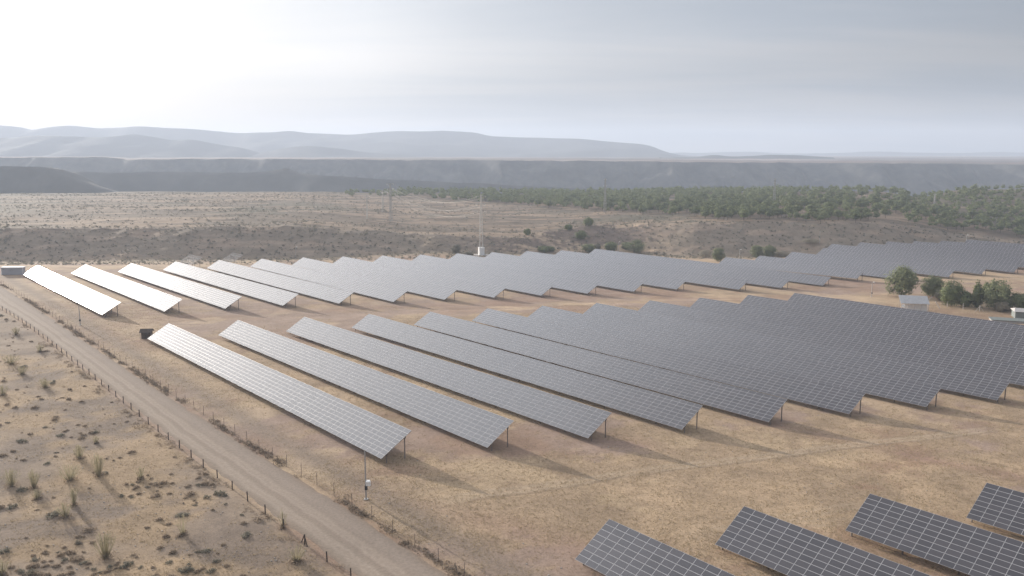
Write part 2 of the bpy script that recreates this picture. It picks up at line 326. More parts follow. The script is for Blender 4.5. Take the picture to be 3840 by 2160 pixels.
# glass: dusty dark cells behind a glossy cover; tone varies a little from module to module
g = bpy.data.materials.new('solar_glass'); g.use_nodes = True; t = g.node_tree; b = t.nodes['Principled BSDF']
gi = N('ShaderNodeNewGeometry', t); gr = ramp([(0, (.078, .075, .085)), (.5, (.088, .084, .094)), (1, (.098, .092, .102))], M('FRACT', M('ADD', gi.outputs['Random Per Island'], N('ShaderNodeObjectInfo', t).outputs['Random'], t), None, t), t)
L(gr, b.inputs['Base Color'], t); b.inputs['Roughness'].default_value = .42; b.inputs['Specular IOR Level'].default_value = .0
b.inputs['Coat Weight'].default_value = 1.0; b.inputs['Coat Roughness'].default_value = .07; b.inputs['Coat IOR'].default_value = 1.75
MT['glass'] = g

# ------------------------------------------------------------------ ground: one sheet from behind the camera to the horizon
def graded(bands, lo, hi):
    xs = [bands[0][0]]
    for a, b_, st in bands: xs += list(np.linspace(a, b_, max(2, int((b_-a)/st)+1))[1:])
    s = bands[-1][2]; x = xs[-1]
    while x < hi: s *= 1.25; x += s; xs.append(x)
    s = bands[0][2]; x = xs[0]; pre = []
    while x > lo: s *= 1.25; x -= s; pre.append(x)
    return np.array(pre[::-1]+xs)
gx = graded([(-300, -90, 1.7), (-90, 150, 1.1), (150, 420, 1.7)], -9000, 9000)
gy = graded([(88, 240, .8), (240, 420, 1.1), (420, 760, 1.5), (760, 1250, 4.0)], -2000, 9300)
GX, GY = np.meshgrid(gx, gy); gxx, gyy = GX.ravel(), GY.ravel()
gzz = gz(gxx, gyy)
q1, t1 = side(L1, gxx, gyy); q2, t2 = side(L2, gxx, gyy); q1 = -q1*_sg; q2 = -q2*_sg   # q>0 on the scrub side
ON_ROAD = lambda x, y, m=0: ((-side(L1, x, y)[0]*_sg < -.6+m) & (-side(L2, x, y)[0]*_sg > .6-m) & (y < 560))
u, yt, zt, yr, zr, ye, ze = lf(gxx, gyy)
def C(*c): return np.array(c)[None, :]
def mixc(a, b_, k): return a*(1-k[:, None])+b_*k[:, None]
A_ = gxx*D0[0]+gyy*D0[1]; B_ = gxx*N0[0]+gyy*N0[1]                   # along and across the rows
n30 = fbm(gxx, gyy, 34, 4, 101); n8 = fbm(gxx, gyy, 8, 4, 102); n3 = fbm(gxx, gyy, 2.6, 3, 103); n90 = fbm(gxx, gyy, 110, 3, 104)
straw = mixc(C(.355, .282, .205), C(.45, .355, .25), np.clip(.5+n8*1.2, 0, 1))
soil = mixc(C(.31, .240, .198), C(.345, .275, .23), np.clip(.5+n3, 0, 1))
col = mixc(straw, soil, sm(-.02, .26, n30+.35*n8+.25*n3)); col = mixc(col, C(.30, .215, .16), .7*sm(.08, .36, fbm(gxx, gyy, 24, 4, 131)+.3*n3)); col = mixc(col, C(.50, .405, .28), .6*sm(.12, .4, fbm(gxx, gyy, 19, 4, 137)+.3*n3))
# worn strips between and across the blocks of tables
def strip(vals, c0, wd, wob=2.0, k=1.0): return k*np.exp(-((vals-c0+n30*wob)/wd)**2)
tr = np.zeros(len(gxx))
def trk(p, q, wd, k=.8, twin=0.0):
    global tr
    ps = [G(*a) for a in (p, q)]; (ax, ay), (bx, by) = ps; ln = math.hypot(bx-ax, by-ay); ux, uy = (bx-ax)/ln, (by-ay)/ln
    s_ = (gxx-ax)*ux+(gyy-ay)*uy; dd_ = (gxx-ax)*-uy+(gyy-ay)*ux+n30*2.5; inside = sm(-8, 6, s_)*(1-sm(ln-6, ln+8, s_))
    ds = np.abs(np.abs(dd_)-twin) if twin else dd_
    return np.exp(-(ds/wd)**2)*k*inside
red = np.maximum.reduce([trk((1000, 1170), (2750, 1075), 5.5, .8), trk((2780, 1560), (3840, 1800), 3.2, .95), trk((2100, 1600), (2480, 1680), 4.5, .55), trk((1500, 1880), (2700, 2160), 4.0, .5), trk((2060, 1100), (3300, 1020), 5, .6), trk((2900, 1040), (3840, 1090), 6, .7)])
col = mixc(col, C(.315, .228, .182), np.clip(red*(.8+n8*.6), 0, 1))
pal = np.maximum.reduce([trk((1700, 1880), (2420, 1770), 0.75, .75, .95), trk((2420, 1770), (3700, 1610), 0.75, .85, .95), trk((2700, 1990), (3300, 1960), .5, .5, .9), trk((900, 1190), (1700, 1110), .8, .5, 1.1), trk((2640, 2010), (3300, 1890), .5, .5, .9)])
col = mixc(col, C(.43, .36, .275), np.clip(pal, 0, 1))
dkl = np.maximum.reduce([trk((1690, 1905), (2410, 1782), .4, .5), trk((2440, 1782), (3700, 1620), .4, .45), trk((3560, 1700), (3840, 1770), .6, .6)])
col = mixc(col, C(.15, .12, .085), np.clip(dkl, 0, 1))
# strip of stony soil along the inner fence
k = np.exp(-((q2+6.0)/3.2)**2)*(gyy < 520); col = mixc(col, C(.255, .215, .178), np.clip(k*.85, 0, 1))
k = np.exp(-((q2+.4)/.9)**2)*(gyy < 520); col = mixc(col, C(.22, .17, .125), np.clip(k*(.5+n3), 0, 1))
# scrub land beyond the near fence
wl = sm(-1, 1.5, q1)*(gyy < 560)
wcol = mixc(C(.275, .228, .18), C(.345, .27, .185), sm(.0, .34, n30*.9+n8*.4))
wcol = mixc(wcol, C(.225, .188, .155), sm(.05, .4, fbm(gxx, gyy, 14, 3, 107)+.25*n3))
col = mixc(col, wcol, wl)
# back of the plant: gully side, wall and plateau
bk = sm(yt-28, yt-2, gyy); col = mixc(col, mixc(C(.27, .225, .17), C(.20, .18, .135), sm(-.1, .3, n8)), bk*.8)
wall = sm(yt-6, yt+8, gyy); str_ = fbm(gxx*.35, gyy*1.0, 9, 4, 109)
wc = mixc(C(.25, .218, .178), C(.335, .275, .22), sm(-.05, .45, str_+n8*.3)); col = mixc(col, wc, wall)
top = sm(yr-4, yr+14, gyy)
st2 = fbm(gxx*.22, gyy*.85, 11, 4, 110)
pc = mixc(C(.22, .185, .145), C(.385, .305, .23), sm(-.22, .3, st2+n30*.25+.25*n8)); pc = mixc(pc, C(.175, .165, .125), sm(.1, .5, n90+n8*.5))
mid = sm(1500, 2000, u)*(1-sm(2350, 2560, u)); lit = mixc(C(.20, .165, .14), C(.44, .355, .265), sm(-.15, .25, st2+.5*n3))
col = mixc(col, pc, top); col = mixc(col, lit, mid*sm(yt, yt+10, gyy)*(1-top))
rimt = np.maximum(trk((-30, 862), (900, 852), 2.2, .75), trk((1545, 828), (1880, 801), 2.6, .7)); col = mixc(col, C(.165, .13, .105), np.clip(rimt, 0, 1))
far = sm(ye-90, ye, gyy); col = mixc(col, C(.20, .18, .145), far*.8)
vf = sm(ye+200, ye+600, gyy); col = mixc(col, mixc(C(.13, .135, .11), C(.19, .18, .15), sm(-.2, .3, fbm(gxx, gyy, 400, 4, 113))), vf)
col = col*C(1.0, .925, .865); col = mixc(col, col*.76, top*(1-vf)); col = mixc(col, col*1.02, wall*(1-top))
ny, nx = GX.shape; idx = np.arange(nx*ny).reshape(ny, nx)
F = np.stack([idx[:-1, :-1], idx[:-1, 1:], idx[1:, 1:], idx[1:, :-1]], -1).reshape(-1, 4)
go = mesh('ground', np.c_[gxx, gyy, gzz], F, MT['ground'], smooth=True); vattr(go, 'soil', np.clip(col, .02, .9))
tag(go, 'dry straw coloured ground sloping away under the solar tables', kind='structure')

# ------------------------------------------------------------------ gravel road between the two fences
rm = bpy.data.materials.new('gravel_road'); rm.use_nodes = True; t = rm.node_tree; b = t.nodes['Principled BSDF']; b.inputs['Roughness'].default_value = .95; b.inputs['Specular IOR Level'].default_value = .1
uvn = N('ShaderNodeUVMap', t); sp = N('ShaderNodeSeparateXYZ', t); L(uvn.outputs[0], sp.inputs[0], t)
tcn = N('ShaderNodeTexCoord', t); n = N('ShaderNodeTexNoise', t); n.inputs['Scale'].default_value = .12; n.inputs['Detail'].default_value = 4; L(tcn.outputs['Object'], n.inputs['Vector'], t)
n2 = N('ShaderNodeTexNoise', t); n2.inputs['Scale'].default_value = 2.2; n2.inputs['Detail'].default_value = 6; n2.inputs['Roughness'].default_value = .7; L(tcn.outputs['Object'], n2.inputs['Vector'], t)
uu = M('ADD', sp.outputs[0], M('MULTIPLY', M('SUBTRACT', n.outputs['Fac'], .5, t), .16, t), t)
rc = ramp([(0, (.26, .215, .175)), (.10, (.29, .25, .21)), (.17, (.355, .31, .265)), (.22, (.34, .295, .25)), (.27, (.36, .315, .27)), (.33, (.30, .26, .22)), (.40, (.295, .252, .215)), (.45, (.36, .315, .27)), (.50, (.335, .29, .25)), (.55, (.35, .305, .26)), (.62, (.295, .255, .22)), (.75, (.31, .27, .235)), (.9, (.275, .238, .205)), (1, (.26, .21, .165))], uu, t)
mk = N('ShaderNodeVectorMath', t, operation='SCALE'); L(rc, mk.inputs[0], t); L(M('ADD', .55, M('MULTIPLY', n2.outputs['Fac'], .9, t), t), mk.inputs['Scale'], t); tn = N('ShaderNodeVectorMath', t, operation='MULTIPLY'); L(mk.outputs[0], tn.inputs[0], t); tn.inputs[1].default_value = (.98, .91, .85); L(tn.outputs[0], b.inputs['Base Color'], t)
bp = N('ShaderNodeBump', t); bp.inputs['Strength'].default_value = .8; bp.inputs['Distance'].default_value = .06; L(n2.outputs['Fac'], bp.inputs['Height'], t); L(bp.outputs[0], b.inputs['Normal'], t)
ts = np.arange(-285, 160, 1.0); p0, dd1, nn1, c1_, a1, b1 = L1; e1 = on(L1, ts)
V = []; UV = []; nc = 21
for p in e1:
    q2_, _ = side(L2, np.array([p[0]]), np.array([p[1]])); wdt = abs(q2_[0])
    for j in range(nc):
        f = j/(nc-1); off = .9+(wdt-1.9)*f+((f == 0)-(f == 1))*-.0+(vnoise(np.array([len(V)/nc*.35]), np.array([f*7.]), 3)[0]-.5)*(.9 if f in (0, 1) else .1); pp = p+nn1*_sg*off
        V.append((pp[0], pp[1])); UV.append((f, 0))
V = np.array(V); hz = gz(V[:, 0], V[:, 1]); fcol = np.array([u_[0] for u_ in UV])
hz = hz+.055-.05*(np.exp(-((fcol-.23)/.05)**2)+np.exp(-((fcol-.5)/.05)**2))-.09*(np.maximum(0, 1-np.minimum(fcol, 1-fcol)/.03))
ii = np.arange(len(V)).reshape(-1, nc); F = np.stack([ii[:-1, :-1], ii[:-1, 1:], ii[1:, 1:], ii[1:, :-1]], -1).reshape(-1, 4)
ro = mesh('gravel_road', np.c_[V, hz], F, rm, smooth=True, uv=UV); tag(ro, 'pale gravel service road with two wheel tracks between the fences', kind='structure')

# ------------------------------------------------------------------ far hills, mesa and mountains, each a landform at its own distance
def far_mat(name, c0, c1, sc, stripe=None):
    m = bpy.data.materials.new(name); m.use_nodes = True; t = m.node_tree; b = t.nodes['Principled BSDF']; b.inputs['Roughness'].default_value = 1; b.inputs['Specular IOR Level'].default_value = .05
    tcn = N('ShaderNodeTexCoord', t); n = N('ShaderNodeTexNoise', t); n.inputs['Scale'].default_value = sc; n.inputs['Detail'].default_value = 7; n.inputs['Roughness'].default_value = .65; L(tcn.outputs['Object'], n.inputs['Vector'], t)
    c = ramp([(.35, c0), (.68, c1)], n.outputs['Fac'], t)
    if stripe:
        c0_ = c
        mpn = N('ShaderNodeMapping', t); mpn.inputs['Scale'].default_value = (.0013, .0042, 0); mpn.inputs['Rotation'].default_value = (0, 0, .1); L(tcn.outputs['Object'], mpn.inputs[0], t)
        v = N('ShaderNodeTexVoronoi', t); L(mpn.outputs[0], v.inputs['Vector'], t); v.inputs['Scale'].default_value = 1.6
        sr = N('ShaderNodeSeparateColor', t); L(v.outputs['Color'], sr.inputs[0], t)
        fc = ramp([(0, (.13, .095, .085)), (.3, (.19, .15, .13)), (.5, (.23, .155, .135)), (.72, (.36, .31, .27)), (.82, (.10, .10, .085)), (1, (.16, .12, .10))], sr.outputs[0], t, 'CONSTANT')
        mxn = N('ShaderNodeMix', t, data_type='RGBA'); mxn.inputs[0].default_value = .85; L(c, mxn.inputs[6], t); L(fc, mxn.inputs[7], t); c = mxn.outputs[2]
    L(c, b.inputs['Base Color'], t); return m
def landform(name, label, pts, Y, front, back, m, m2=None, base=-152.0, gul=.25, gs=400, plain=0, plain_v=None, seed=0, dx=None, rel=0):
    """crest line given as (image column, image row) at forward distance Y; slopes down to the valley in front and behind"""
    pts = np.array(pts, float); xs = (pts[:, 0]-IW/2)/FOC*(Y*_c); zs = zc(Y, pts[:, 1])
    dx = dx or Y*.006; X = np.arange(xs[0], xs[-1], dx); Z = np.interp(X, xs, zs)
    kern = np.ones(3)/3; Z = np.convolve(np.pad(Z, 1, mode='edge'), kern, 'valid')
    Z = Z+fbm(X, X*0+seed, gs*.5, 4, seed)*(Y*.0011)
    nf = 26; rows = list(np.linspace(-1, 0, nf))+([.0015+.9985*i/14 for i in range(15)] if plain else list(np.linspace(.07, 1, 12)))
    V = []
    for r_ in rows:
        if r_ <= 0:
            yy = Y+front*r_; f = 1+r_; f = f**.85
            gl = 1-gul*np.abs(fbm(X, X*0+yy*.35, gs, 4, seed+7))*4*f*(1-f)*2.2
            zz = base+(Z-base)*np.clip(f*gl, 0, 1)+fbm(X, X*0+yy, gs*.45, 4, seed+13)*rel*4*f*(1-f)
        elif plain: yy = Y+plain*r_; zz = Z+(zc(Y+plain, plain_v)-Z)*r_
        else: yy = Y+back*r_; zz = base+(Z-base)*(math.cos(r_*math.pi)+1)/2
        V.append(np.c_[X*(1 if not plain or r_ <= 0 else 1+plain*r_/Y), np.full(len(X), yy)+fbm(X, X*0, gs*1.5, 3, seed+3)*front*.25, zz])
    V = np.concatenate(V); ii = np.arange(len(V)).reshape(len(rows), len(X)); F = np.stack([ii[:-1, :-1], ii[:-1, 1:], ii[1:, 1:], ii[1:, :-1]], -1).reshape(-1, 4)
    nfx = (nf-1)*(len(X)-1); o = mesh(name, V, F, [m, m2] if m2 else m, None, (np.arange(len(F)) >= nfx).astype(int) if m2 else None, smooth=True); tag(o, label, kind='structure'); return o
mh = far_mat('hill_scrub', (.055, .056, .052), (.09, .088, .08), .012)
mm = far_mat('mountain_scrub', (.06, .066, .068), (.09, .093, .09), .003)
ms_ = far_mat('mesa_slopes', (.045, .05, .053), (.125, .118, .11), .016); mf_ = far_mat('mesa_farmland', (.2, .17, .15), (.3, .26, .23), .006, stripe=True)  # mesa slopes: lighter noise tone paints sunlit spurs into the colour
landform('hill', 'dark rounded hill beyond the edge of the plateau', [(-900, 640), (-200, 622), (0, 624), (150, 627), (205, 634), (270, 662), (330, 692), (400, 722), (470, 745), (560, 760)], 1500, 300, 600, mh, seed=3, gs=90, rel=4, dx=6)
landform('hills', 'low dark hills in the valley in front of the mesa', [(100, 700), (250, 640), (420, 645), (640, 645), (900, 650), (1020, 640), (1075, 630), (1110, 645), (1250, 656), (1500, 672), (1900, 690), (2300, 715), (2700, 740)], 1850, 380, 350, mh, seed=5, gs=120, rel=8, dx=8)
landform('mesa', 'long flat topped mesa with gullied slopes and strips of farmland on top', [(-1500, 588), (-200, 590), (350, 590), (500, 599), (700, 596), (1000, 598), (1280, 598), (1900, 601), (2560, 607), (3200, 612), (3840, 617), (5200, 622)], 2400, 420, 0, ms_, mf_, gul=.45, gs=95, rel=11, dx=7, plain=4400, plain_v=585, seed=11)
landform('mesa_butte', 'small low butte on the far plain', [(2480, 590), (2630, 586), (2668, 578), (2700, 579), (2740, 586), (2830, 584), (2862, 578.5), (2905, 578), (3000, 582), (3060, 586), (3120, 592)], 4000, 250, 300, mm, base=10, seed=17, gs=300)
landform('mountain_spur', 'pale lower mountain spur in the haze', [(-900, 520), (-150, 521), (0, 516), (150, 506), (330, 513), (430, 514), (500, 502), (560, 511), (640, 526), (720, 522), (830, 545), (900, 553), (960, 571), (1020, 590)], 4300, 700, 600, mm, base=0, rel=10, seed=19, gs=300)
landform('mountain_spur', 'second pale mountain spur below the long ridge', [(860, 598), (930, 582), (1010, 565), (1100, 551), (1180, 547), (1260, 555), (1400, 572), (1600, 590)], 4350, 600, 600, mm, base=0, rel=10, seed=23, gs=300)
landform('mountain', 'long hazy mountain ridge on the horizon falling away to one side', [(-1800, 480), (-900, 470), (-150, 462), (0, 469), (50, 474), (75, 487), (120, 484), (165, 474), (240, 469), (330, 480), (430, 476), (520, 473), (600, 478), (745, 486), (865, 500), (1030, 497), (1075, 490), (1135, 499), (1282, 504), (1370, 496), (1460, 491), (1580, 493), (1660, 489), (1790, 496), (1830, 508), (1890, 513), (2050, 518), (2160, 521), (2300, 534), (2380, 540), (2440, 549), (2480, 566), (2540, 582), (2700, 594)], 5700, 1200, 1200, mm, base=0, rel=14, seed=29, gs=500, gul=.4)
landform('mountain', 'faint low mountain line far off on the horizon', [(2300, 578), (2560, 573), (2800, 571), (3000, 574), (3300, 570), (3600, 573), (3840, 571), (4600, 573)], 8000, 700, 700, mm, base=0, seed=37, gs=500)
# ------------------------------------------------------------------ solar tables
MH = D_TAB/8
def module_mesh(wm):                                                  # one module: aluminium frame round a glass pane, in table coordinates
    fr, g_, th = .032, .010, .045; V = []; F = []; mi = []
    x0, x1, y0, y1 = g_, wm-g_, g_, MH-g_
    V += [(x0, y0, 0), (x1, y0, 0), (x1, y1, 0), (x0, y1, 0), (x0+fr, y0+fr, -.004), (x1-fr, y0+fr, -.004), (x1-fr, y1-fr, -.004), (x0+fr, y1-fr, -.004)]
    F += [(0, 1, 5, 4), (1, 2, 6, 5), (2, 3, 7, 6), (3, 0, 4, 7), (4, 5, 6, 7)]; mi += [0, 0, 0, 0, 1]
    V += [(x0, y0, -th), (x1, y0, -th), (x1, y1, -th), (x0, y1, -th)]
    F += [(0, 8, 9, 1), (1, 9, 10, 2), (2, 10, 11, 3), (3, 11, 8, 0), (11, 10, 9, 8)]; mi += [0, 0, 0, 0, 2]
    return np.array(V), F, mi
_fields = {}
def field_mesh(nc, seed):
    """modules side by side as one mesh, each tipped by a few tenths of a degree"""
    key = (nc, seed)
    if key in _fields: return _fields[key]
    Vm, Fm, mm_ = module_mesh(W_MOD); rg = np.random.default_rng(seed*31+nc); Vs = []; Fs = []; mi = []
    F4 = np.array(Fm); k = 0
    for c in range(nc):
        cw = rg.normal(0, .022); cz = .012*math.sin(c*.16+seed)+rg.normal(0, .004)
        for r_ in range(8):
            a, b_ = rg.normal(0, .0004, 2); V = Vm.copy(); V[:, 2] += (V[:, 0]-W_MOD/2)*a+(V[:, 1]-MH/2)*b_+.002*rg.random()+cz
            V[:, 0] += c*W_MOD; V[:, 1] += r_*MH+cw; Vs.append(V); Fs.append(F4+k*12); mi += mm_; k += 1
    o = mesh('module_field', np.concatenate(Vs), np.concatenate(Fs), [MT['alu'], MT['glass'], MT['back']], None, mi)
    me = o.data; bpy.data.objects.remove(o); _fields[key] = me; return me
_modme = mesh('module', *module_mesh(W_MOD)[:2], [MT['alu'], MT['glass'], MT['back']], None, module_mesh(W_MOD)[2]); _mme = _modme.data; bpy.data.objects.remove(_modme)
def basis(O, d_, e_, n_, base):
    m = Matrix.Identity(4)
    for i in range(3): m[i][0], m[i][1], m[i][2], m[i][3] = d_[i], e_[i], n_[i], O[i]-base[i]
    return m
def gzf(x, y, det=True): return float(gz(np.array([x]), np.array([y]), det)[0])
def solar_table(t, label, group, singles=0, near='right', seed=1, bare=False):
    O, d_, e_, n_ = t_axes(t); Ln = t[4]; nc = max(1, round(Ln/W_MOD)); stx = Ln/(nc*W_MOD)
    mid_ = O+d_*Ln/2; base = (mid_[0], mid_[1], gzf(mid_[0], mid_[1]))
    root = empty('solar_table', base); tag(root, label, 'solar panel' if not bare else 'empty frame', group)
    d2 = d_*stx
    if not bare:
        if singles:
            ks = range(nc-1, -1, -1) if near == 'right' else range(nc); ks = list(ks)[:int(singles/8)]
            rg = np.random.default_rng(seed)
            for c in ks:
                for r_ in range(8):
                    o = link(bpy.data.objects.new('module', _mme), root); a, b_ = rg.normal(0, .0004, 2)
                    o.matrix_basis = basis(O+d2*c*W_MOD+e_*r_*MH, d2, e_, n_, base) @ Matrix.Rotation(a, 4, 'X') @ Matrix.Rotation(b_, 4, 'Y')
            rest = nc-len(ks); sh = 0 if near == 'right' else len(ks)
            o = link(bpy.data.objects.new('module_field', field_mesh(rest, seed)), root); o.matrix_basis = basis(O+d2*sh*W_MOD, d2, e_, n_, base); o['kind'] = 'stuff'
        else:
            o = link(bpy.data.objects.new('module_field', field_mesh(nc, seed % 5)), root); o.matrix_basis = basis(O, d2, e_, n_, base)
    # frame: two beams, rafters, inner posts
    bo = np.array(base); fm = MB(); P = lambda u_, v, h: tuple(O+d_*u_+e_*v+n_*h-bo)
    for v in (1.45, 6.27): fm.bar(P(.1, v, -.22), P(Ln-.1, v, -.22), .14, .18)
    st = 1.25 if bare else W_MOD*stx; k = int(Ln/st)
    for i in range(0, k+1): u_ = min(max(i*st, .06), Ln-.06); fm.bar(P(u_, .05, -.09), P(u_, 8.05, -.09), .07, .09)
    if bare:
        for v in (.1, 2.1, 4.05, 6.0, 8.0): fm.bar(P(0, v, -.02), P(Ln, v, -.02), .06)
    us = np.linspace(.35, Ln-.35, max(3, round(Ln/8.2)+1))
    def post(mb, u_, v):
        top = O+d_*u_+e_*v+n_*-.28; zb = gzf(top[0], top[1])-.25; mb.bar((top[0]-bo[0], top[1]-bo[1], zb-bo[2]), (top[0]-bo[0], top[1]-bo[1], top[2]-bo[2]), .20, .20)
        mb.box((top[0]-bo[0]-.22, top[1]-bo[1]-.22, top[2]-bo[2]-.22), (top[0]-bo[0]+.22, top[1]-bo[1]+.22, top[2]-bo[2]+.10))
    for u_ in us[1:-1]:
        for v in (1.45, 6.27): post(fm, u_, v)
    fm.build('support_frame', MT['postm'] if not bare else MT['alu'], root)
    for u_ in (us[0], us[-1]):
        for v in (1.45, 6.27): m_ = MB(); post(m_, u_, v); m_.build('post', MT['postm'], root)
    return root
ORD = ['first', 'second', 'third', 'fourth', 'fifth', 'sixth', 'seventh', 'eighth', 'ninth', 'tenth', 'eleventh', 'twelfth', 'thirteenth', 'fourteenth', 'fifteenth', 'sixteenth', 'seventeenth', 'eighteenth', 'nineteenth', 'twentieth', 'twenty-first', 'twenty-second', 'twenty-third', 'twenty-fourth', 'twenty-fifth']
for i, t in enumerate(TAB['A']):
    lab = f'{ORD[i]} long tilted solar table of the middle block, counted from the gravel road'
    if i == 0: lab = 'long tilted solar table of the middle block nearest the gravel road, beside the small hut'
    if i == 11: lab = 'last dark solar table of the middle block, running in front of the open shed'
    solar_table(t, lab, 'solar tables of the middle block', singles=96 if i < 8 else 0, seed=i+1)
for i, t in enumerate(TAB['B']):
    lab = f'{ORD[i]} solar table of the far block, counted from the white cabin'
    if i == 0: lab = 'glaring white solar table of the far block, next to the white cabin'
    if i == 1: lab = 'second glaring white solar table of the far block, counted from the white cabin'
    solar_table(t, lab, 'solar tables of the far block', seed=i)
for i, t in enumerate(TAB['N']):
    solar_table(t, ['dark solar table in the near block, closest to the gravel road', 'second dark solar table of the near block from the gravel road', 'third dark solar table of the near block from the gravel road', 'farthest dark solar table of the near block, cut by the photo edge'][i], 'solar tables of the near block', singles=96, near='left', seed=40+i)
def bare_at(px, py, Ln, lab, hgt):
    x, y = G(px, py); p = np.array([x, y, gzf(x, y)]); O = p; Q = O
    a, b_ = (p-D0*Ln)@D0, p@N0-6.27*.87
    t = (a, b_, p[2]+hgt-CZ, .004, Ln, .52); r_ = solar_table(t, lab, 'empty table frames at the back of the plant', bare=True); r_.name = 'table_frame'; r_['category'] = 'metal frame'
bare_at(750, 1001, 20, 'bare metal table frame without panels behind the fourth far table', 1.3)
bare_at(905, 990, 17, 'bare metal table frame without panels behind the fifth far table', 1.3)

# ------------------------------------------------------------------ fences
def fence(name, label, Lx, t0, t1, step, h, m, r, brace=None, seed=0, wires=(.35, .8, 1.25), fuzz=.05, off=0.0):
    ts = np.arange(t0, t1, step); P = on(Lx, ts); rg = random.Random(seed); c = len(P)//2
    base = (P[c][0], P[c][1], gzf(*P[c])); root = empty(name, base); tag(root, label, 'fence'); tops = []
    for i, p in enumerate(P):
        x, y = p[0]+rg.uniform(-.06, .06), p[1]+rg.uniform(-.06, .06); z = gzf(x, y); dx_, dy_ = rg.uniform(-fuzz, fuzz), rg.uniform(-fuzz, fuzz); hh = h*rg.uniform(.93, 1.06)
        mb = MB(); mb.bar((x-base[0], y-base[1], z-base[2]-.3), (x+dx_-base[0], y+dy_-base[1], z-base[2]+hh), r, r, k=6)
        o = mb.build('post', m, root); tops.append((x-base[0], y-base[1], z-base[2], dx_, dy_))
        if brace and i in brace:
            for s_ in (-1, 1):
                q = on(Lx, [ts[i]+s_*h*.55])[0]; mb = MB(); mb.bar((x-base[0], y-base[1], z-base[2]+hh*.95), (q[0]-base[0], q[1]-base[1], gzf(*q)-base[2]), r*.8, k=6); mb.build('brace', m, root)
    mb = MB()
    for wz in wires:
        for a, b_ in zip(tops[:-1], tops[1:]):
            pm = ((a[0]+b_[0])/2, (a[1]+b_[1])/2, (a[2]+b_[2])/2+wz-.03)
            mb.bar((a[0]+a[3]*wz/h, a[1]+a[4]*wz/h, a[2]+wz), pm, .012, k=3); mb.bar(pm, (b_[0]+b_[3]*wz/h, b_[1]+b_[4]*wz/h, b_[2]+wz), .012, k=3)
    mb.build('wire', MT['metal'], root)
    return root
fence('wooden_post_fence', 'dark wooden post and wire fence along the scrub side of the gravel road', L1, -262, 122, 7.0, 1.7, MT['woodl'], .20, brace={50}, seed=1)
fence('metal_post_fence', 'thin metal post fence with dry weeds between gravel road and solar tables', L2, -290, 158, 6.2, 2.25, MT['fpost'], .09, seed=2, wires=(.05, .6, 1.2, 1.8, 2.2), fuzz=.10)

# ------------------------------------------------------------------ camera and lamp masts of the plant
def mast(px, py, h, label, lamp=True, box=False, cab=False):
    x, y = G(px, py); z = gzf(x, y); root = empty('security_mast', (x, y, z)); tag(root, label, 'mast', 'masts around the plant')
    m_ = MB(); m_.tube([(0, 0, -.2), (0, 0, h*.5), (0, 0, h)], [.16, .14, .11]); m_.box((-.35, -.35, -.1), (.35, .35, .12)); m_.build('pole', MT['metal'], root)
    if lamp: m_ = MB(); m_.bar((-.1, 0, h-.15), (.75, -.1, h-.05), .07); m_.box((.45, -.3, h-.22), (1.05, .15, h+.12)); m_.build('lamp_head', MT['white'], root)
    if box: m_ = MB(); m_.box((-.14, -.32, h*.2), (.30, .1, h*.29)); m_.build('control_box', MT['dark'], root)
    if cab: m_ = MB(); m_.tube([(.1, -.1, h*.36), (.75, -.15, h*.37)], .05); m_.box((.1, -.45, h*.29), (.85, .1, h*.37)); m_.box((.15, -.75, h*.37), (.75, .15, h*.39)); m_.build('camera_housing', MT['white'], root)
mast(1373, 1873, 8.8, 'tall thin mast with white camera housing in front of the road side solar table', lamp=False, box=True, cab=True)
mast(301, 1219, 7.2, 'thin mast with dark box beside the glaring white solar table', lamp=False, box=True)
mast(1110, 976, 8.5, 'lamp mast with bright white head behind the far block near the bare frames', lamp=True)
mast(2319, 942, 7.5, 'lamp mast between the two clumps of trees behind the far block')
mast(2773, 968, 5.8, 'lamp mast with round white head standing among bushes on the gully edge')
mast(3072, 933, 8.0, 'bare slim mast on the light sandy bank behind the far block', lamp=False)
mast(3622, 920, 8.0, 'lamp mast above the last rows of the far block, before the dark wood')
mast(3268, 1112, 6.6, 'mast with bright lamp head and dark box on the aisle near the shed', box=True)

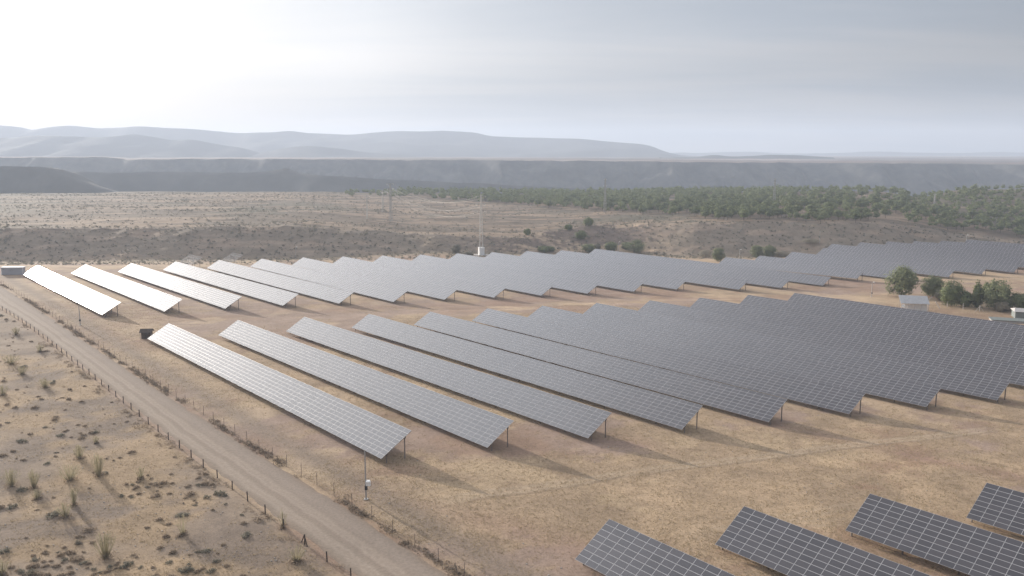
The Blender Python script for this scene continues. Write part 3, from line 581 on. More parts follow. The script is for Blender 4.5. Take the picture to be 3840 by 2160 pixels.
# ------------------------------------------------------------------ pylons and cables
def pylon(px, py, ptop, label, arms=((.99, 3.2), (.84, 3.0)), block=False, ang=.7, w0=2.2, w1=.55):
    x, y = G(px, py); z = gzf(x, y); dist = y*_c+9.3; h = (py-ptop)/FOC*dist*1.02
    root = empty('power_pylon', (x, y, z), ang); tag(root, label, 'power pylon', 'power pylons beyond the plant')
    m_ = MB(); zb = 0 if not block else 5.0; ns = 13
    wd = lambda f: w0*(1-f)+w1*f
    for s1_, s2_ in ((-1, -1), (1, -1), (1, 1), (-1, 1)): m_.bar((s1_*wd(0)/2, s2_*wd(0)/2, zb-.3), (s1_*w1/2, s2_*w1/2, h), .22)
    for i in range(ns):
        f0, f1 = i/ns, (i+1)/ns; a, b_ = wd(f0)/2, wd(f1)/2; z0, z1 = zb+(h-zb)*f0, zb+(h-zb)*f1
        for k in range(4):
            r_ = [(-1, -1), (1, -1), (1, 1), (-1, 1)]; p, q = r_[k], r_[(k+1) % 4]
            if (i+k) % 2: p, q = q, p
            m_.bar((p[0]*a, p[1]*a, z0), (q[0]*b_, q[1]*b_, z1), .10)
    m_.build('lattice_mast', MT['metal'], root); pts = []
    for f, wa in arms:
        zz = zb+(h-zb)*f; m_ = MB(); m_.bar((-wa, 0, zz), (wa, 0, zz), .20); m_.bar((-wa, 0, zz), (0, 0, zz-1.0), .09); m_.bar((wa, 0, zz), (0, 0, zz-1.0), .09); ar = m_.build('crossarm', MT['metal'], root)
        for s_ in (-1, 1):
            m_ = MB(); m_.tube([(s_*wa*.95, 0, zz), (s_*wa*.95, 0, zz-.8)], .12); m_.build('insulator', MT['white'], ar)
            pts.append((x+math.cos(ang)*s_*wa*.95, y+math.sin(ang)*s_*wa*.95, z+zz-.8))
    if block:
        m_ = MB(); m_.box((-1.75, -1.75, -.5), (1.75, 1.75, 5.0)); m_.box((-1.9, -1.9, 5.0), (1.9, 1.9, 5.18)); m_.build('base_block', MT['white'], root)
        m_ = MB(); m_.box((-5, -4, -.6), (5, 4, .18)); m_.build('concrete_pad', MT['conc'], root)
        m_ = MB()
        for s_ in (-.5, 0, .5): m_.tube([(.9+s_*.4, -1.3, 5.0), (.9+s_*.4, -1.2, 12.5)], .09)
        m_.build('cable_duct', MT['metal'], root)
    return pts
pa = pylon(1805, 956, 737, 'tall lattice pylon standing on a big white block behind the far tables', arms=((.985, 3.4), (.83, 2.8), (.70, 2.8)), block=True, ang=.30, w0=2.3)
pb = pylon(1466, 833, 692, 'lattice pylon on the plateau at the other end of the sagging cables', arms=((.99, 3.3), (.86, 3.0), (.80, 3.0)), ang=.75)
pc_ = pylon(1436, 796, 716, 'shorter pale pylon right beside the tall one on the plateau', arms=((.98, 2.4), (.8, 2.8)), ang=.5, w0=1.6)
pd = pylon(1377, 822, 735, 'faint thin pylon leftmost of the three on the open plateau', arms=((.97, 2.2), (.88, 2.2)), ang=.4, w0=1.0, w1=.4)
pe = pylon(2268, 797, 673, 'lattice pylon rising out of the front of the pine forest', arms=((.985, 2.2), (.80, 2.6)), ang=.9)
pf = pylon(2902, 772, 672, 'lattice pylon deep in the pine forest', arms=((.985, 2.0), (.86, 2.3), (.80, 2.2)), ang=.9)
pylon(3503, 770, 727, 'small faint pylon in the dip of the wooded plateau', arms=((.97, 1.8),), ang=.5, w0=1.2, w1=.4)
def cable(a, b_, sag, label, r=.04):
    a, b_ = Vector(a), Vector(b_); pts = [a.lerp(b_, i/24)-Vector((0, 0, sag*4*(i/24)*(1-i/24))) for i in range(25)]
    o = pts[0].copy(); m_ = MB(); m_.tube([p-o for p in pts], r, 5); ob = m_.build('power_cable', MT['cable']); ob.location = o; tag(ob, label, 'cable', 'cables between the two tall pylons')
labs = ['topmost sagging cable between the two tall pylons', 'second sagging cable from the top between the tall pylons', 'upper middle cable sagging between the tall pylons', 'lower middle cable sagging between the tall pylons', 'second lowest cable sagging between the tall pylons', 'lowest cable sagging between the two tall pylons']
for i in range(6): cable(pa[i], pb[min(i, 5)], 8.0+.4*i, labs[i])
for i in range(2): cable(pb[i+2], pc_[i], 2.0, ['short cable from the tall plateau pylon to the shorter one, upper', 'short cable from the tall plateau pylon to the shorter one, lower'][i], .06)

# ------------------------------------------------------------------ buildings
def at(px, py): x, y = G(px, py); return x, y, gzf(x, y)
x, y, z = at(52, 1029); root = empty('site_cabin', (x, y, z), R(3)); tag(root, 'long white site cabin with pale roof at the far corner of the plant', 'cabin')
m_ = MB(); m_.box((-5.3, -1.4, 0), (5.3, 1.4, 3.55)); m_.build('wall', mat('cabin_wall_panels', (.40, .40, .43), .6, var=.04, vs=.6), root)
m_ = MB(); m_.box((-5.65, -1.8, 3.55), (5.65, 1.8, 3.95)); m_.build('roof', MT['white'], root)
for xx in (-5.42, 5.36): m_ = MB(); m_.box((xx-.08, -1.5, -.1), (xx+.12, -1.38, 3.55)); m_.build('corner_post', MT['white'], root)
m_ = MB(); m_.box((-4.65, -1.45, 2.75), (-4.25, -1.4, 3.15)); m_.build('vent', MT['dark'], root)
def glyph(segs, ox, oz, s):
    for (a, b_) in segs: m_.bar((ox+a[0]*s, -1.43, oz+a[1]*s), (ox+b_[0]*s, -1.43, oz+b_[1]*s), .17, .05)
m_ = MB(); glyph([((0, 0), (0, 1)), ((0, 0), (.3, 0))], -.9, 1.9, 1.1); glyph([((0, 1), (.15, 0)), ((.15, 0), (.45, .35)), ((0, 1), (.3, .8))], .0, 1.9, 1.1); m_.build('painted_marks', mat('faded_mark_paint', (.22, .215, .235), .7), root)
m_ = MB(); m_.tube([(5.7, -1.3, 3.7), (6.3, -1.3, 3.85), (6.6, -1.3, 3.5)], .07); m_.tube([(6.1, -1.3, 0), (6.1, -1.3, 3.8)], .06); m_.build('pipe', MT['metal'], root)

x, y, z = at(552, 1268); root = empty('wooden_hut', (x, y, z), R(6)); tag(root, 'small dark wooden hut with gable roof beside the end of a solar table', 'hut')
m_ = MB(); m_.box((-1.5, -1.1, 0), (1.5, 1.1, 2.3)); m_.build('wall', MT['wood'], root)
m_ = MB(); m_.box((-.45, -1.14, .05), (.4, -1.1, 1.95)); m_.build('door', MT['woodl'], root)
m_ = MB()
for s_ in (-1, 1):
    for zz in (0, .09): m_.poly([(-2.0, s_*1.65, 2.1+zz), (2.0, s_*1.65, 2.1+zz), (2.0, 0, 3.1+zz), (-2.0, 0, 3.1+zz)])
    m_.poly([(-2.0, s_*1.65, 2.1), (2.0, s_*1.65, 2.1), (2.0, s_*1.65, 2.19), (-2.0, s_*1.65, 2.19)])
for s_ in (-1.5, 1.5): m_.poly([(s_, -1.1, 2.3), (s_, 1.1, 2.3), (s_, 0, 3.05)])
m_.build('roof', MT['wood'], root)
for xx in (-1.75, 1.75):
    for yy in (-1.3,): m_ = MB(); m_.bar((xx, yy, 0), (xx, yy, 2.3), .12); m_.build('post', MT['conc'], root)

def gable(sx, x0, x1, h0, h1): pass
# open shed with a corrugated roof, behind the middle block
x, y, z = at(3425, 1164); root = empty('open_shed', (x, y, z), R(-14)); tag(root, 'open sided shed with corrugated grey roof on thin posts', 'shed')
m_ = MB(); nx_ = 40; hw = 5.3
for i in range(nx_):
    xa, xb = -hw+2*hw*i/nx_, -hw+2*hw*(i+1)/nx_; za, zb_ = (.06 if i % 2 else 0), (0 if i % 2 else .06)
    m_.poly([(xa, -2.6, 3.1+za), (xb, -2.6, 3.1+zb_), (xb, 2.9, 5.5+zb_), (xa, 2.9, 5.5+za)])
m_.poly([(-hw, -2.6, 3.03), (-hw, 2.9, 5.43), (hw, 2.9, 5.43), (hw, -2.6, 3.03)]); m_.build('roof', MT['roofm'], root)
for i, xx in enumerate((-4.9, -2.6, -.2, 2.2, 4.8)):
    m_ = MB(); m_.bar((xx, -2.4, -.3), (xx, -2.4, 3.1), .2); m_.build('post', MT['conc'], root)
    m_ = MB(); m_.bar((xx, 2.6, -.3), (xx, 2.6, 5.3), .14); m_.build('post', MT['conc'], root)
m_ = MB(); m_.box((-3.6, -1.2, 0), (4.7, -1.05, 2.75)); m_.build('back_wall', mat('light_board', (.80, .78, .74), .8, var=.1, vs=1), root)
x2, y2, z2 = at(3478, 1166); root = empty('curved_pole', (x2, y2, z2)); tag(root, 'pale pole with a curved top at the corner of the open shed', 'pole')
m_ = MB(); m_.tube([(0, 0, -.2), (0, 0, 3.4), (.15, 0, 4.4), (.7, 0, 5.2), (1.6, 0, 5.7)], .10); m_.build('pole', MT['conc'], root)
x2, y2, z2 = at(3525, 1157); o = MB(); o.bar((0, 0, -.2), (-1.9, .2, 2.9), .24); o = o.build('leaning_post', MT['conc']); o.location = (x2, y2, z2); tag(o, 'stout pale post leaning over beside the open shed', 'post')
# crumpled pale plastic sheets on the ground by the shed
def rag(px, py, s, m, lab, sd, hgt=.5):
    x, y, z = at(px, py); rg = np.random.default_rng(sd); n_ = 9; a = np.linspace(-1, 1, n_); XX, YY = np.meshgrid(a, a)
    ZZ = (rg.random((n_, n_))*hgt)*(1-np.maximum(abs(XX), abs(YY))**2)+.03; V = np.c_[(XX*s+rg.normal(0, .08*s, XX.shape)).ravel(), (YY*s*.7+rg.normal(0, .08*s, XX.shape)).ravel(), ZZ.ravel()]
    i = np.arange(n_*n_).reshape(n_, n_); F = np.stack([i[:-1, :-1], i[:-1, 1:], i[1:, 1:], i[1:, :-1]], -1).reshape(-1, 4)
    o = mesh('plastic_sheet', V, F, m); o.location = (x, y, z); o.rotation_euler = (0, 0, sd); tag(o, lab, 'plastic sheet', 'crumpled sheets by the open shed')
wp = mat('white_plastic', (.8, .8, .78), .35)
rag(3388, 1151, 1.3, wp, 'bright white crumpled plastic sheet in front of the open shed', 1, 1.4)
rag(3420, 1160, 1.6, MT['white'], 'greyish crumpled sheet under the open shed roof', 2, .8)
rag(3468, 1163, 1.2, MT['white'], 'small pale crumpled sheet near the curved pole', 3, .5)
# small house at the photo's edge
x, y, z = at(3822, 1196); root = empty('small_house', (x+3.5, y+2, z), R(-20)); tag(root, 'small grey green house with pale roof cut by the photo edge', 'house')
m_ = MB(); m_.box((-4, -3, -.5), (6, 4, 2.7)); m_.build('wall', mat('grey_green_render', (.21, .235, .225), .8, var=.1, vs=.8), root)
m_ = MB()
for s_, t_ in ((-3.5, .5), (4.5, .5)):
    m_.poly([(-4.5, s_, 2.65), (6.5, s_, 2.65), (5.6, t_, 3.55), (-3.6, t_, 3.55)]); m_.poly([(-4.5, s_, 2.72), (6.5, s_, 2.72), (5.6, t_, 3.62), (-3.6, t_, 3.62)])
for s_, t_ in ((-4.5, -3.6), (6.5, 5.6)): m_.poly([(s_, -3.5, 2.72), (s_, 4.5, 2.72), (t_, .5, 3.62)])
m_.build('roof', MT['conc'], root); m_ = MB(); m_.tube([(-4.25, -3.2, -.3), (-4.25, -3.2, 2.7)], .09); m_.build('downpipe', MT['white'], root)
x, y, z = at(3790, 1206); root = empty('flat_roofed_store', (x-1, y+.5, z), R(-20)); tag(root, 'low flat grey green store in front of the small house', 'store')
m_ = MB(); m_.box((-5.5, -3, -.5), (6, 3, .7)); m_.build('wall', MT['conc'], root); m_ = MB(); m_.box((-5.8, -3.3, .7), (6.3, 3.3, .86)); m_.build('roof', mat('grey_green_roofing', (.19, .21, .20), .8, var=.1, vs=1), root)
# back fence by the wood: concrete posts, one with braces
bp_ = [(3456, 1151), (3552, 1152), (3611, 1160), (3673, 1169), (3736, 1168), (3799, 1172)]
P = [at(*p) for p in bp_]; root = empty('boundary_fence', P[3]); tag(root, 'pale post fence in front of the dark trees behind the shed', 'fence')
for i, p in enumerate(P):
    m_ = MB(); q = tuple(p[k]-P[3][k] for k in range(3)); m_.bar((q[0], q[1], q[2]-.3), (q[0], q[1], q[2]+2.5), .13); m_.build('post', MT['conc'], root)
    if i in (3, 4):
        for s_ in ((-1, 1) if i == 3 else (1,)): m_ = MB(); m_.bar((q[0], q[1], q[2]+2.3), (q[0]+s_*1.6, q[1]-.3*s_, q[2]-.1), .09); m_.build('brace', MT['conc'], root)
m_ = MB()
for wz in (.4, 1.0, 1.6, 2.3):
    for a, b_ in zip(P[:-1], P[1:]): m_.bar(tuple(a[k]-P[3][k]+(wz if k == 2 else 0) for k in range(3)), tuple(b_[k]-P[3][k]+(wz if k == 2 else 0) for k in range(3)), .014, k=3)
m_.build('wire', MT['metal'], root)
# lookouts on the far edge of the plateau
def lookout(px, py, h, wd, lab, m, roof=True):
    x, y, z = at(px, py); root = empty('lookout_stand', (x, y, z)); tag(root, lab, 'stand')
    m_ = MB()
    for a in (-1, 1):
        for b_ in (-1, 1): m_.bar((a*wd/2, b_*wd/2, -.3), (a*wd/2*.9, b_*wd/2*.9, h), .22)
    m_.bar((-wd/2, -wd/2, h*.1), (wd/2, -wd/2, h*.6), .14); m_.bar((wd/2, -wd/2, h*.1), (-wd/2, -wd/2, h*.6), .14); m_.build('frame', m, root)
    m_ = MB(); m_.box((-wd/2, -wd/2, h*.45), (wd/2, wd/2, h*.62)); m_.build('platform', m, root)
    if roof: m_ = MB(); m_.box((-wd*.75, -wd*.6, h), (wd*.75, wd*.6, h+.35)); m_.build('roof', m, root)
lookout(1342, 722, 7.5, 4.5, 'dark roofed stand on the plateau edge, seen against the hazy hills', MT['wood'])
lookout(2012, 714, 8.0, 4.5, 'pale open frame tower on the plateau edge above the forest', MT['postm'])
# ------------------------------------------------------------------ plants: meshes
def leaves(P, size, rg, nrm_=None):
    """one small quad at each point, turned at random"""
    n = len(P); a = rg.normal(size=(n, 3))
    if nrm_ is not None: q = nrm_+rg.normal(size=(n, 3))*.24; q /= np.linalg.norm(q, axis=1)[:, None]; a -= q*(a*q).sum(1)[:, None]
    a /= np.linalg.norm(a, axis=1)[:, None]; b_ = np.cross(q, a) if nrm_ is not None else rg.normal(size=(n, 3)); b_ -= a*(a*b_).sum(1)[:, None]; b_ /= np.linalg.norm(b_, axis=1)[:, None]
    s = size*(.6+.8*rg.random(n))[:, None]; V = np.stack([P-a*s, P+b_*s*.55, P+a*s, P-b_*s*.55], 1).reshape(-1, 3)
    return V, np.arange(n*4).reshape(-1, 4)
def crown_pts(rx, rz, zc_, ncl, nlf, rg, shell=.75, spread=.30, cone=0.0, bot=.55):
    C_ = rg.normal(size=(ncl, 3)); C_ /= np.linalg.norm(C_, axis=1)[:, None]; rr = (shell+(1-shell)*rg.random(ncl))*np.where(rg.random(ncl) < .25, .6, 1.0)
    C_ *= rr[:, None]; C_[:, 2] = np.where(C_[:, 2] < -bot, -bot+.2*rg.random(ncl), C_[:, 2])
    lob = 1+.20*np.sin(3*np.arctan2(C_[:, 1], C_[:, 0])+rg.random()*6)+.12*np.sin(5*np.arctan2(C_[:, 1], C_[:, 0])+rg.random()*6)
    w_ = (1-cone*(C_[:, 2]*.5+.5))*lob; C_ = C_*np.array([rx, rx, rz]); C_[:, 0] *= w_; C_[:, 1] *= w_; C_[:, 2] += zc_
    dl = rg.normal(size=(ncl*nlf, 3)); P = np.repeat(C_, nlf, 0)+dl*np.array([rx, rx, rz*.7])*spread*.55
    q = np.repeat(C_-np.array([0, 0, zc_]), nlf, 0)/np.array([rx, rx, rz]); q /= np.linalg.norm(q, axis=1)[:, None]+1e-6; q = q+.55*dl/np.linalg.norm(dl, axis=1)[:, None]; return P, q/np.linalg.norm(q, axis=1)[:, None]
def pine_meshes(n, H, wd, ncl, nlf, lf_, mat_, seed, cone=0.0, low=.42, bark=True, bot=.55):
    out = []
    for i in range(n):
        rg = np.random.default_rng(seed+i); hh = H*(.9+.2*rg.random()); rx = wd/2*(.88+.24*rg.random()); rz = hh*(1-low*.55)/2
        P_, Q_ = crown_pts(rx, rz, hh-rz, ncl, nlf, rg, cone=cone, bot=bot); V, F = leaves(P_, lf_, rg, Q_); o = mesh('crown', V, F, mat_); cm = o.data; bpy.data.objects.remove(o)
        mb = MB(); j = rg.normal(0, .25, 4); mb.tube([(0, 0, -.3), (j[0]*.4, j[1]*.4, hh*.3), (j[0], j[1], hh*.62), (j[2], j[3], hh*.85)], [hh*.024, hh*.019, hh*.012, hh*.004])
        for k in range(5):
            a = rg.random()*6.28; z0 = hh*(.30+.1*k); mb.tube([(j[0]*.6, j[1]*.6, z0), (math.cos(a)*rx*.6, math.sin(a)*rx*.6, z0+hh*.14)], [hh*.009, hh*.003], 4)
        o = mb.build('trunk', MT['bark']); tm = o.data; bpy.data.objects.remove(o); out.append((cm, tm, hh, rx*2))
    return out
def plant(name, kinds, x, y, z, s, rz, label, cat, group, sx=None, rnd=None):
    cm, tm, hh, ww = kinds[rnd if rnd is not None else random.randrange(len(kinds))]
    root = empty(name, (x, y, z), rz); root.scale = (sx or s, sx or s, s); tag(root, label, cat, group)
    link(bpy.data.objects.new('crown', cm), root); link(bpy.data.objects.new('trunk', tm), root); return root
PINE = pine_meshes(7, 8.0, 6.9, 40, 24, .50, MT['needle'], 300)
# ---- the pine wood on the plateau
front = np.array([(1290, 741), (1480, 744), (1600, 750), (1700, 758), (1900, 771), (2050, 784), (2250, 796), (2500, 812), (2640, 824), (2720, 832), (2900, 829), (3000, 836), (3200, 838), (3380, 831), (3450, 846), (3560, 868), (3700, 885), (3840, 902), (4500, 902)], float)
sp_ = 9.9; xx, yy = np.meshgrid(np.arange(-260, 980, sp_), np.arange(560, 1190, sp_)); xx = xx+rng.uniform(-.42, .42, xx.shape)*sp_; yy = yy+rng.uniform(-.42, .42, yy.shape)*sp_
xx, yy = xx.ravel(), yy.ravel(); zz = gz(xx, yy)
def pix(x, y, z):
    Z = z-CZ; Fw = y*_c-Z*_s; U = y*_s+Z*_c; return IW/2+FOC*x/Fw, IH/2-FOC*U/Fw, Fw
pu, pv, pf_ = pix(xx, yy, zz); fr_ = np.interp(pu, front[:, 0], front[:, 1]); u_, yt_, zt_, yr_, zr_, ye_, ze_ = lf(xx, yy)
den = .35+.65*sm(0, 14, fr_-pv); den = np.where(pu < 1700, den*.75, den); den *= 1-.75*sm(.05, .35, fbm(xx, yy, 60, 3, 77))
den = np.where((pu > 3480) & (pv < 730), den*.35, den); den = np.where((pv < 712) & (pu > 3050) & (pu < 3400), den*.5, den)
ok = (pv < fr_) & (yy < ye_+25) & (pu > 1290) & (pu < 4080) & (rng.random(len(xx)) < den)
tx, ty, tz, tf, tu, tv = xx[ok], yy[ok], zz[ok], pf_[ok], pu[ok], pv[ok]
sc_ = (.65+.5*rng.random(len(tx)))*np.where(tu < 1500, .75, np.where(tu > 3420, .84, 1.0)); order = np.argsort(tf/sc_+np.where((tu > 3860), 1e5, 0))
for i in order[:300]:
    szw = 'small' if sc_[i] < .82 else ('middling' if sc_[i] < 1.0 else 'large')
    whr = ['left of first forest pylon', 'just right of first forest pylon', 'midway between forest pylons', 'left of second forest pylon', 'right of second forest pylon', 'above the far tables', 'beside the plateau dip', 'near the photo edge'][int(np.searchsorted([2260, 2480, 2700, 2900, 3100, 3350, 3560], tu[i]))]
    zone = 'pine on the gully slope' if tu[i] > 3440 and tv[i] > 800 else ('pine at the wood front edge' if np.interp(tu[i], front[:, 0], front[:, 1])-tv[i] < 16 else 'pine inside the wood')
    plant('pine_tree', PINE, tx[i], ty[i], tz[i], sc_[i], random.random()*6.28, f'{szw} rounded green {zone[zone.find("pine"):]}, {whr}', 'tree', 'pines of the plateau wood', sx=sc_[i]*random.uniform(.85, 1.15))
def merged(name, idx, X, Y, Z, SCL, var, mat_, kind='stuff', label=None, sxr=(.85, 1.15)):
    Vs = []; Fs = []; k = 0
    for i in idx:
        V, F = var[random.randrange(len(var))]; a = random.random()*6.28; c, s = math.cos(a), math.sin(a); sx = SCL[i]*random.uniform(*sxr)
        Vn = np.c_[(V[:, 0]*c-V[:, 1]*s)*sx+X[i], (V[:, 0]*s+V[:, 1]*c)*sx+Y[i], V[:, 2]*SCL[i]+Z[i]]; Vs.append(Vn); Fs.append(F+k); k += len(V)
    o = mesh(name, np.concatenate(Vs), np.concatenate(Fs), mat_); tag(o, label, kind=kind); return o
def crown_var(n, H, wd, ncl, nlf, lf_, seed, low=.3):
    out = []
    for i in range(n):
        rg = np.random.default_rng(seed+i); hh = H; rz = hh*(1-low*.55)/2; P_, Q_ = crown_pts(wd/2, rz, hh-rz, ncl, nlf, rg); out.append(leaves(P_, lf_, rg, Q_))
    return out
merged('pine_wood', order[300:], tx, ty, tz, sc_, crown_var(5, 8.0, 6.7, 24, 10, .70, 500), MT['needle'], label='the rest of the pine wood covering the back of the plateau')
# ---- single trees and bushes
def tree_at(px, py, top, wpx, label, kind, group=None, name='tree', cat='tree'):
    x, y, z = at(px, py); F_ = y*_c+9.3; H = (py-top)/FOC*F_*1.02; wd = wpx/FOC*F_; m, cone, nl, lfz = {'pine': (MT['needle'], .1, 22, .30), 'broad': (MT['leafg'], 0, 24, .30), 'cone': (MT['needle'], .75, 20, .26), 'pale': (MT['pale'], 0, 16, .22), 'olive': (MT['scrubg'], 0, 18, .26)}[kind]
    ks = pine_meshes(1, H/.99, wd, 120, int(nl*1.6), max(lfz, H*.036), m, random.randrange(9999), cone=cone, low=.0, bot=.93)
    root = plant(name, ks, x, y, z, 1.0, random.random()*6, label, cat, group, rnd=0)
    return root
for a in [(3380, 1113, 1007, 96, 'tallest bushy green tree just behind the open shed', 'broad'), (3498, 1112, 1040, 72, 'round green tree to the rear of the shed, beside the tallest one', 'broad'), (3534, 1128, 1085, 44, 'small grey green tree between the shed and the dark wood', 'olive'),
          (3566, 1147, 1061, 78, 'broad dark tree behind the pale post fence', 'pine'), (3662, 1152, 1062, 44, 'narrow dark conifer behind the braced fence post', 'cone'), (3696, 1130, 1057, 40, 'pointed dark conifer touching the big bright tree', 'cone'),
          (3730, 1160, 1058, 96, 'large bright green tree behind the pale post fence', 'broad'), (3812, 1166, 1098, 84, 'dark tree beside the small house at the photo edge', 'pine'), (3620, 1150, 1095, 60, 'low dark tree between two bigger ones behind the fence', 'pine')]:
    tree_at(*a, group='trees behind the open shed')
tree_at(3759, 1170, 1134, 48, 'pale grey bush in front of the dark trees by the fence', 'pale', name='bush', cat='bush')
for a in [(2040, 939, 916, 40, 'low green bush behind the far block, nearest the big pylon', 'broad'), (2066, 936, 919, 30, 'smaller green bush touching a wider one behind the far block', 'broad'), (2208, 941, 913, 40, 'green bush just before the clump of trees at the back of the far block', 'broad'),
          (2240, 930, 908, 28, 'narrow green bush in the clump behind the far block', 'olive'), (2292, 938, 900, 46, 'round dark tree beside the slim lamp mast', 'pine'), (2350, 923, 898, 34, 'small tree partly behind the largest one of the clump', 'broad'), (2389, 940, 897, 60, 'widest tree of the clump behind the far block', 'broad'),
          (2693, 980, 935, 40, 'single round tree at the notch in the far block', 'broad'), (2838, 964, 920, 52, 'round green tree on the gully edge, left one of a pair', 'broad'), (2884, 955, 911, 50, 'round green tree on the gully edge, right one of a pair', 'broad')]:
    tree_at(*a, group='trees along the back of the far block')
for a in [(2179, 872, 842, 42, 'largest of three dark trees on the bare hillside', 'pine'), (2207, 856, 828, 34, 'upper one of three dark trees on the bare hillside', 'pine'), (2132, 860, 841, 26, 'smallest of three dark trees on the bare hillside', 'pine'), (1978, 910, 884, 26, 'lone dark bush on the shaded slope above the far block', 'pine'), (1712, 934, 904, 32, 'lone pale green tree on the shaded slope left of the block pylon', 'olive')]:
    tree_at(*a, group='lone trees on the hillside')
for a in [(2645, 966, 938, 60, 'pale dry reeds beside the single tree in the notch', 'pale'), (3040, 929, 910, 60, 'pale reeds growing on the sandy bank near the bare mast', 'pale'), (2935, 960, 941, 66, 'straw coloured bush on the sandy bank', 'pale'), (1850, 958, 944, 34, 'low pale bush right of the white block', 'olive'), (1755, 960, 945, 36, 'low pale bush left of the white block', 'olive'), (3690, 912, 897, 36, 'pale leafless bush beyond the last rows', 'pale')]:
    tree_at(*a, name='bush', cat='bush', group='pale bushes behind the far block')
# ---- broom bushes of the scrub land
def broom_mesh(H, wd, n, seed, thick=.022, mt=None):
    rg = np.random.default_rng(seed); V = []; F = []
    for i in range(n):
        a = rg.random()*6.28; sp = rg.random()**.7; h = H*(.65+.4*rg.random()); rr = wd/2*sp; p0 = np.array([math.cos(a), math.sin(a), 0])*rr*.18; top = np.array([math.cos(a)*rr, math.sin(a)*rr, h*(1-.18*sp)]); mid_ = p0*.5+top*.5+np.array([0, 0, -h*.06])-p0*.2
        sd = np.array([-math.sin(a+rg.normal(0, .8)), math.cos(a), 0]); k = len(V)
        for q, wq in ((p0, thick*1.5), (mid_, thick), (top, thick*.5)): V += [q-sd*wq, q+sd*wq]
        F += [(k, k+1, k+3, k+2), (k+2, k+3, k+5, k+4)]
        for j in range(3):
            f = .45+.5*rg.random(); b0 = mid_*(1-f)+top*f; b1 = b0+np.array([rg.normal(0, .12), rg.normal(0, .12), .28])*H*.45; k = len(V); V += [b0-sd*thick*.6, b0+sd*thick*.6, b1+sd*thick*.3, b1-sd*thick*.3]; F.append((k, k+1, k+2, k+3))
    o = mesh('stems', V, np.array(F), mt or MT['broom']); m_ = o.data; bpy.data.objects.remove(o); return m_
def cushion_mesh(r, h, n, seed, mt, lz=.09):
    rg = np.random.default_rng(seed); P = rg.normal(size=(n, 3)); P /= np.linalg.norm(P, axis=1)[:, None]; P *= (.45+.6*rg.random(n))[:, None]; P[:, 2] = abs(P[:, 2]); P = P*np.array([r, r*(.8+.4*rg.random()), h]); P[:, 0] += .25*r*np.sin(P[:, 1]*5/r)
    V, F = leaves(P, lz, rg); o = mesh('cushion', V, F, mt); m_ = o.data; bpy.data.objects.remove(o); return m_
BPOS = []
brooms = [(395, 2092, 91, 95, 'tall broom bush with bare fanned stems low in the scrub land', 1), (687, 2003, 77, 62, 'thin broom bush leaning over near the wooden post fence', 0), (370, 1786, 84, 62, 'tall green broom bush in the middle of the scrub land', 1), (528, 1797, 48, 44, 'small olive broom bush standing alone on dry grass', 1),
          (262, 1800, 56, 104, 'wide yellow broom bush with a dark skirt', 1), (126, 1828, 66, 62, 'broom bush standing beside a dark shaded patch', 1), (44, 1822, 62, 84, 'green broom bush close to the photo edge with dark foot', 1), (277, 1898, 66, 44, 'green broom bush above a lower twin', 1), (246, 1940, 50, 80, 'low spreading broom bush with a long shadow', 1),
          (140, 1870, 34, 56, 'faint low broom bush in a dark patch', 1), (10, 2158, 52, 70, 'bright green broom bush in the bottom corner', 1), (298, 1720, 50, 60, 'dark green broom bush behind the tall green one', 1), (42, 1365, 34, 76, 'broom bush high up beside the photo edge', 1), (82, 1405, 32, 52, 'low broom bush below the uppermost one', 1),
          (170, 1452, 34, 66, 'broad broom bush surrounded by dark cushions', 1), (360, 1660, 26, 30, 'little broom bush on yellow grass near the middle', 1), (1113, 2106, 56, 92, 'green broom bush against the fence near the bottom', 1), (1062, 1980, 70, 44, 'thin green shrub growing through the wooden post fence', 1), (10, 1482, 36, 50, 'broom bush cut by the photo edge halfway up', 1), (60, 1255, 28, 40, 'small pale broom bush beside the fence at the far end', 1), (150, 1318, 26, 44, 'pale broom bush by the fence, second from the far end', 1)]
for i, (px, py, hp, wp_, lab, sk) in enumerate(brooms):
    x, y, z = at(px, py); BPOS.append((x, y, lab)); F_ = y*_c+9.3; H = hp/FOC*F_*1.08; wd = wp_/FOC*F_; root = empty('broom_bush', (x, y, z), random.random()*6); tag(root, lab, 'bush', 'broom bushes of the scrub land')
    link(bpy.data.objects.new('stems', broom_mesh(H, wd, int(26+wd*9) if i not in (1, 17) else 20, 900+i, .03+.004*H)), root)
    if sk: link(bpy.data.objects.new('foliage', cushion_mesh(wd*.34, H*.26, 190, 950+i, MT['scrub'], .12)), root)
# ---- dark cushion shrubs: clustered over the scrub land
CUS = [cushion_mesh(.62, .42, 190, 700+i, MT['scrub'], .10) for i in range(6)]+[cushion_mesh(.75, .5, 200, 720+i, MT['scrubg'], .11) for i in range(2)]
n_ = 60000; tt = rng.uniform(-210, 130, n_); off = rng.random(n_)**.8*150+1.2; PP = on(L1, tt); xx = PP[:, 0]-nn1[0]*_sg*off; yy = PP[:, 1]-nn1[1]*_sg*off; zz = gz(xx, yy); pu, pv, pf_ = pix(xx, yy, zz)
cz_ = fbm(xx, yy, 16, 4, 401)+.5*fbm(xx, yy, 45, 2, 402); ok = (pu > -90) & (pv < 2230) & (pv > 1080) & (rng.random(n_) < .04+.26*sm(.15, .6, cz_)); xx, yy, zz, pf_, off = xx[ok], yy[ok], zz[ok], pf_[ok], off[ok]
ss = (.45+.9*rng.random(len(xx))**2); o_ = np.argsort(pf_/ss**.7)
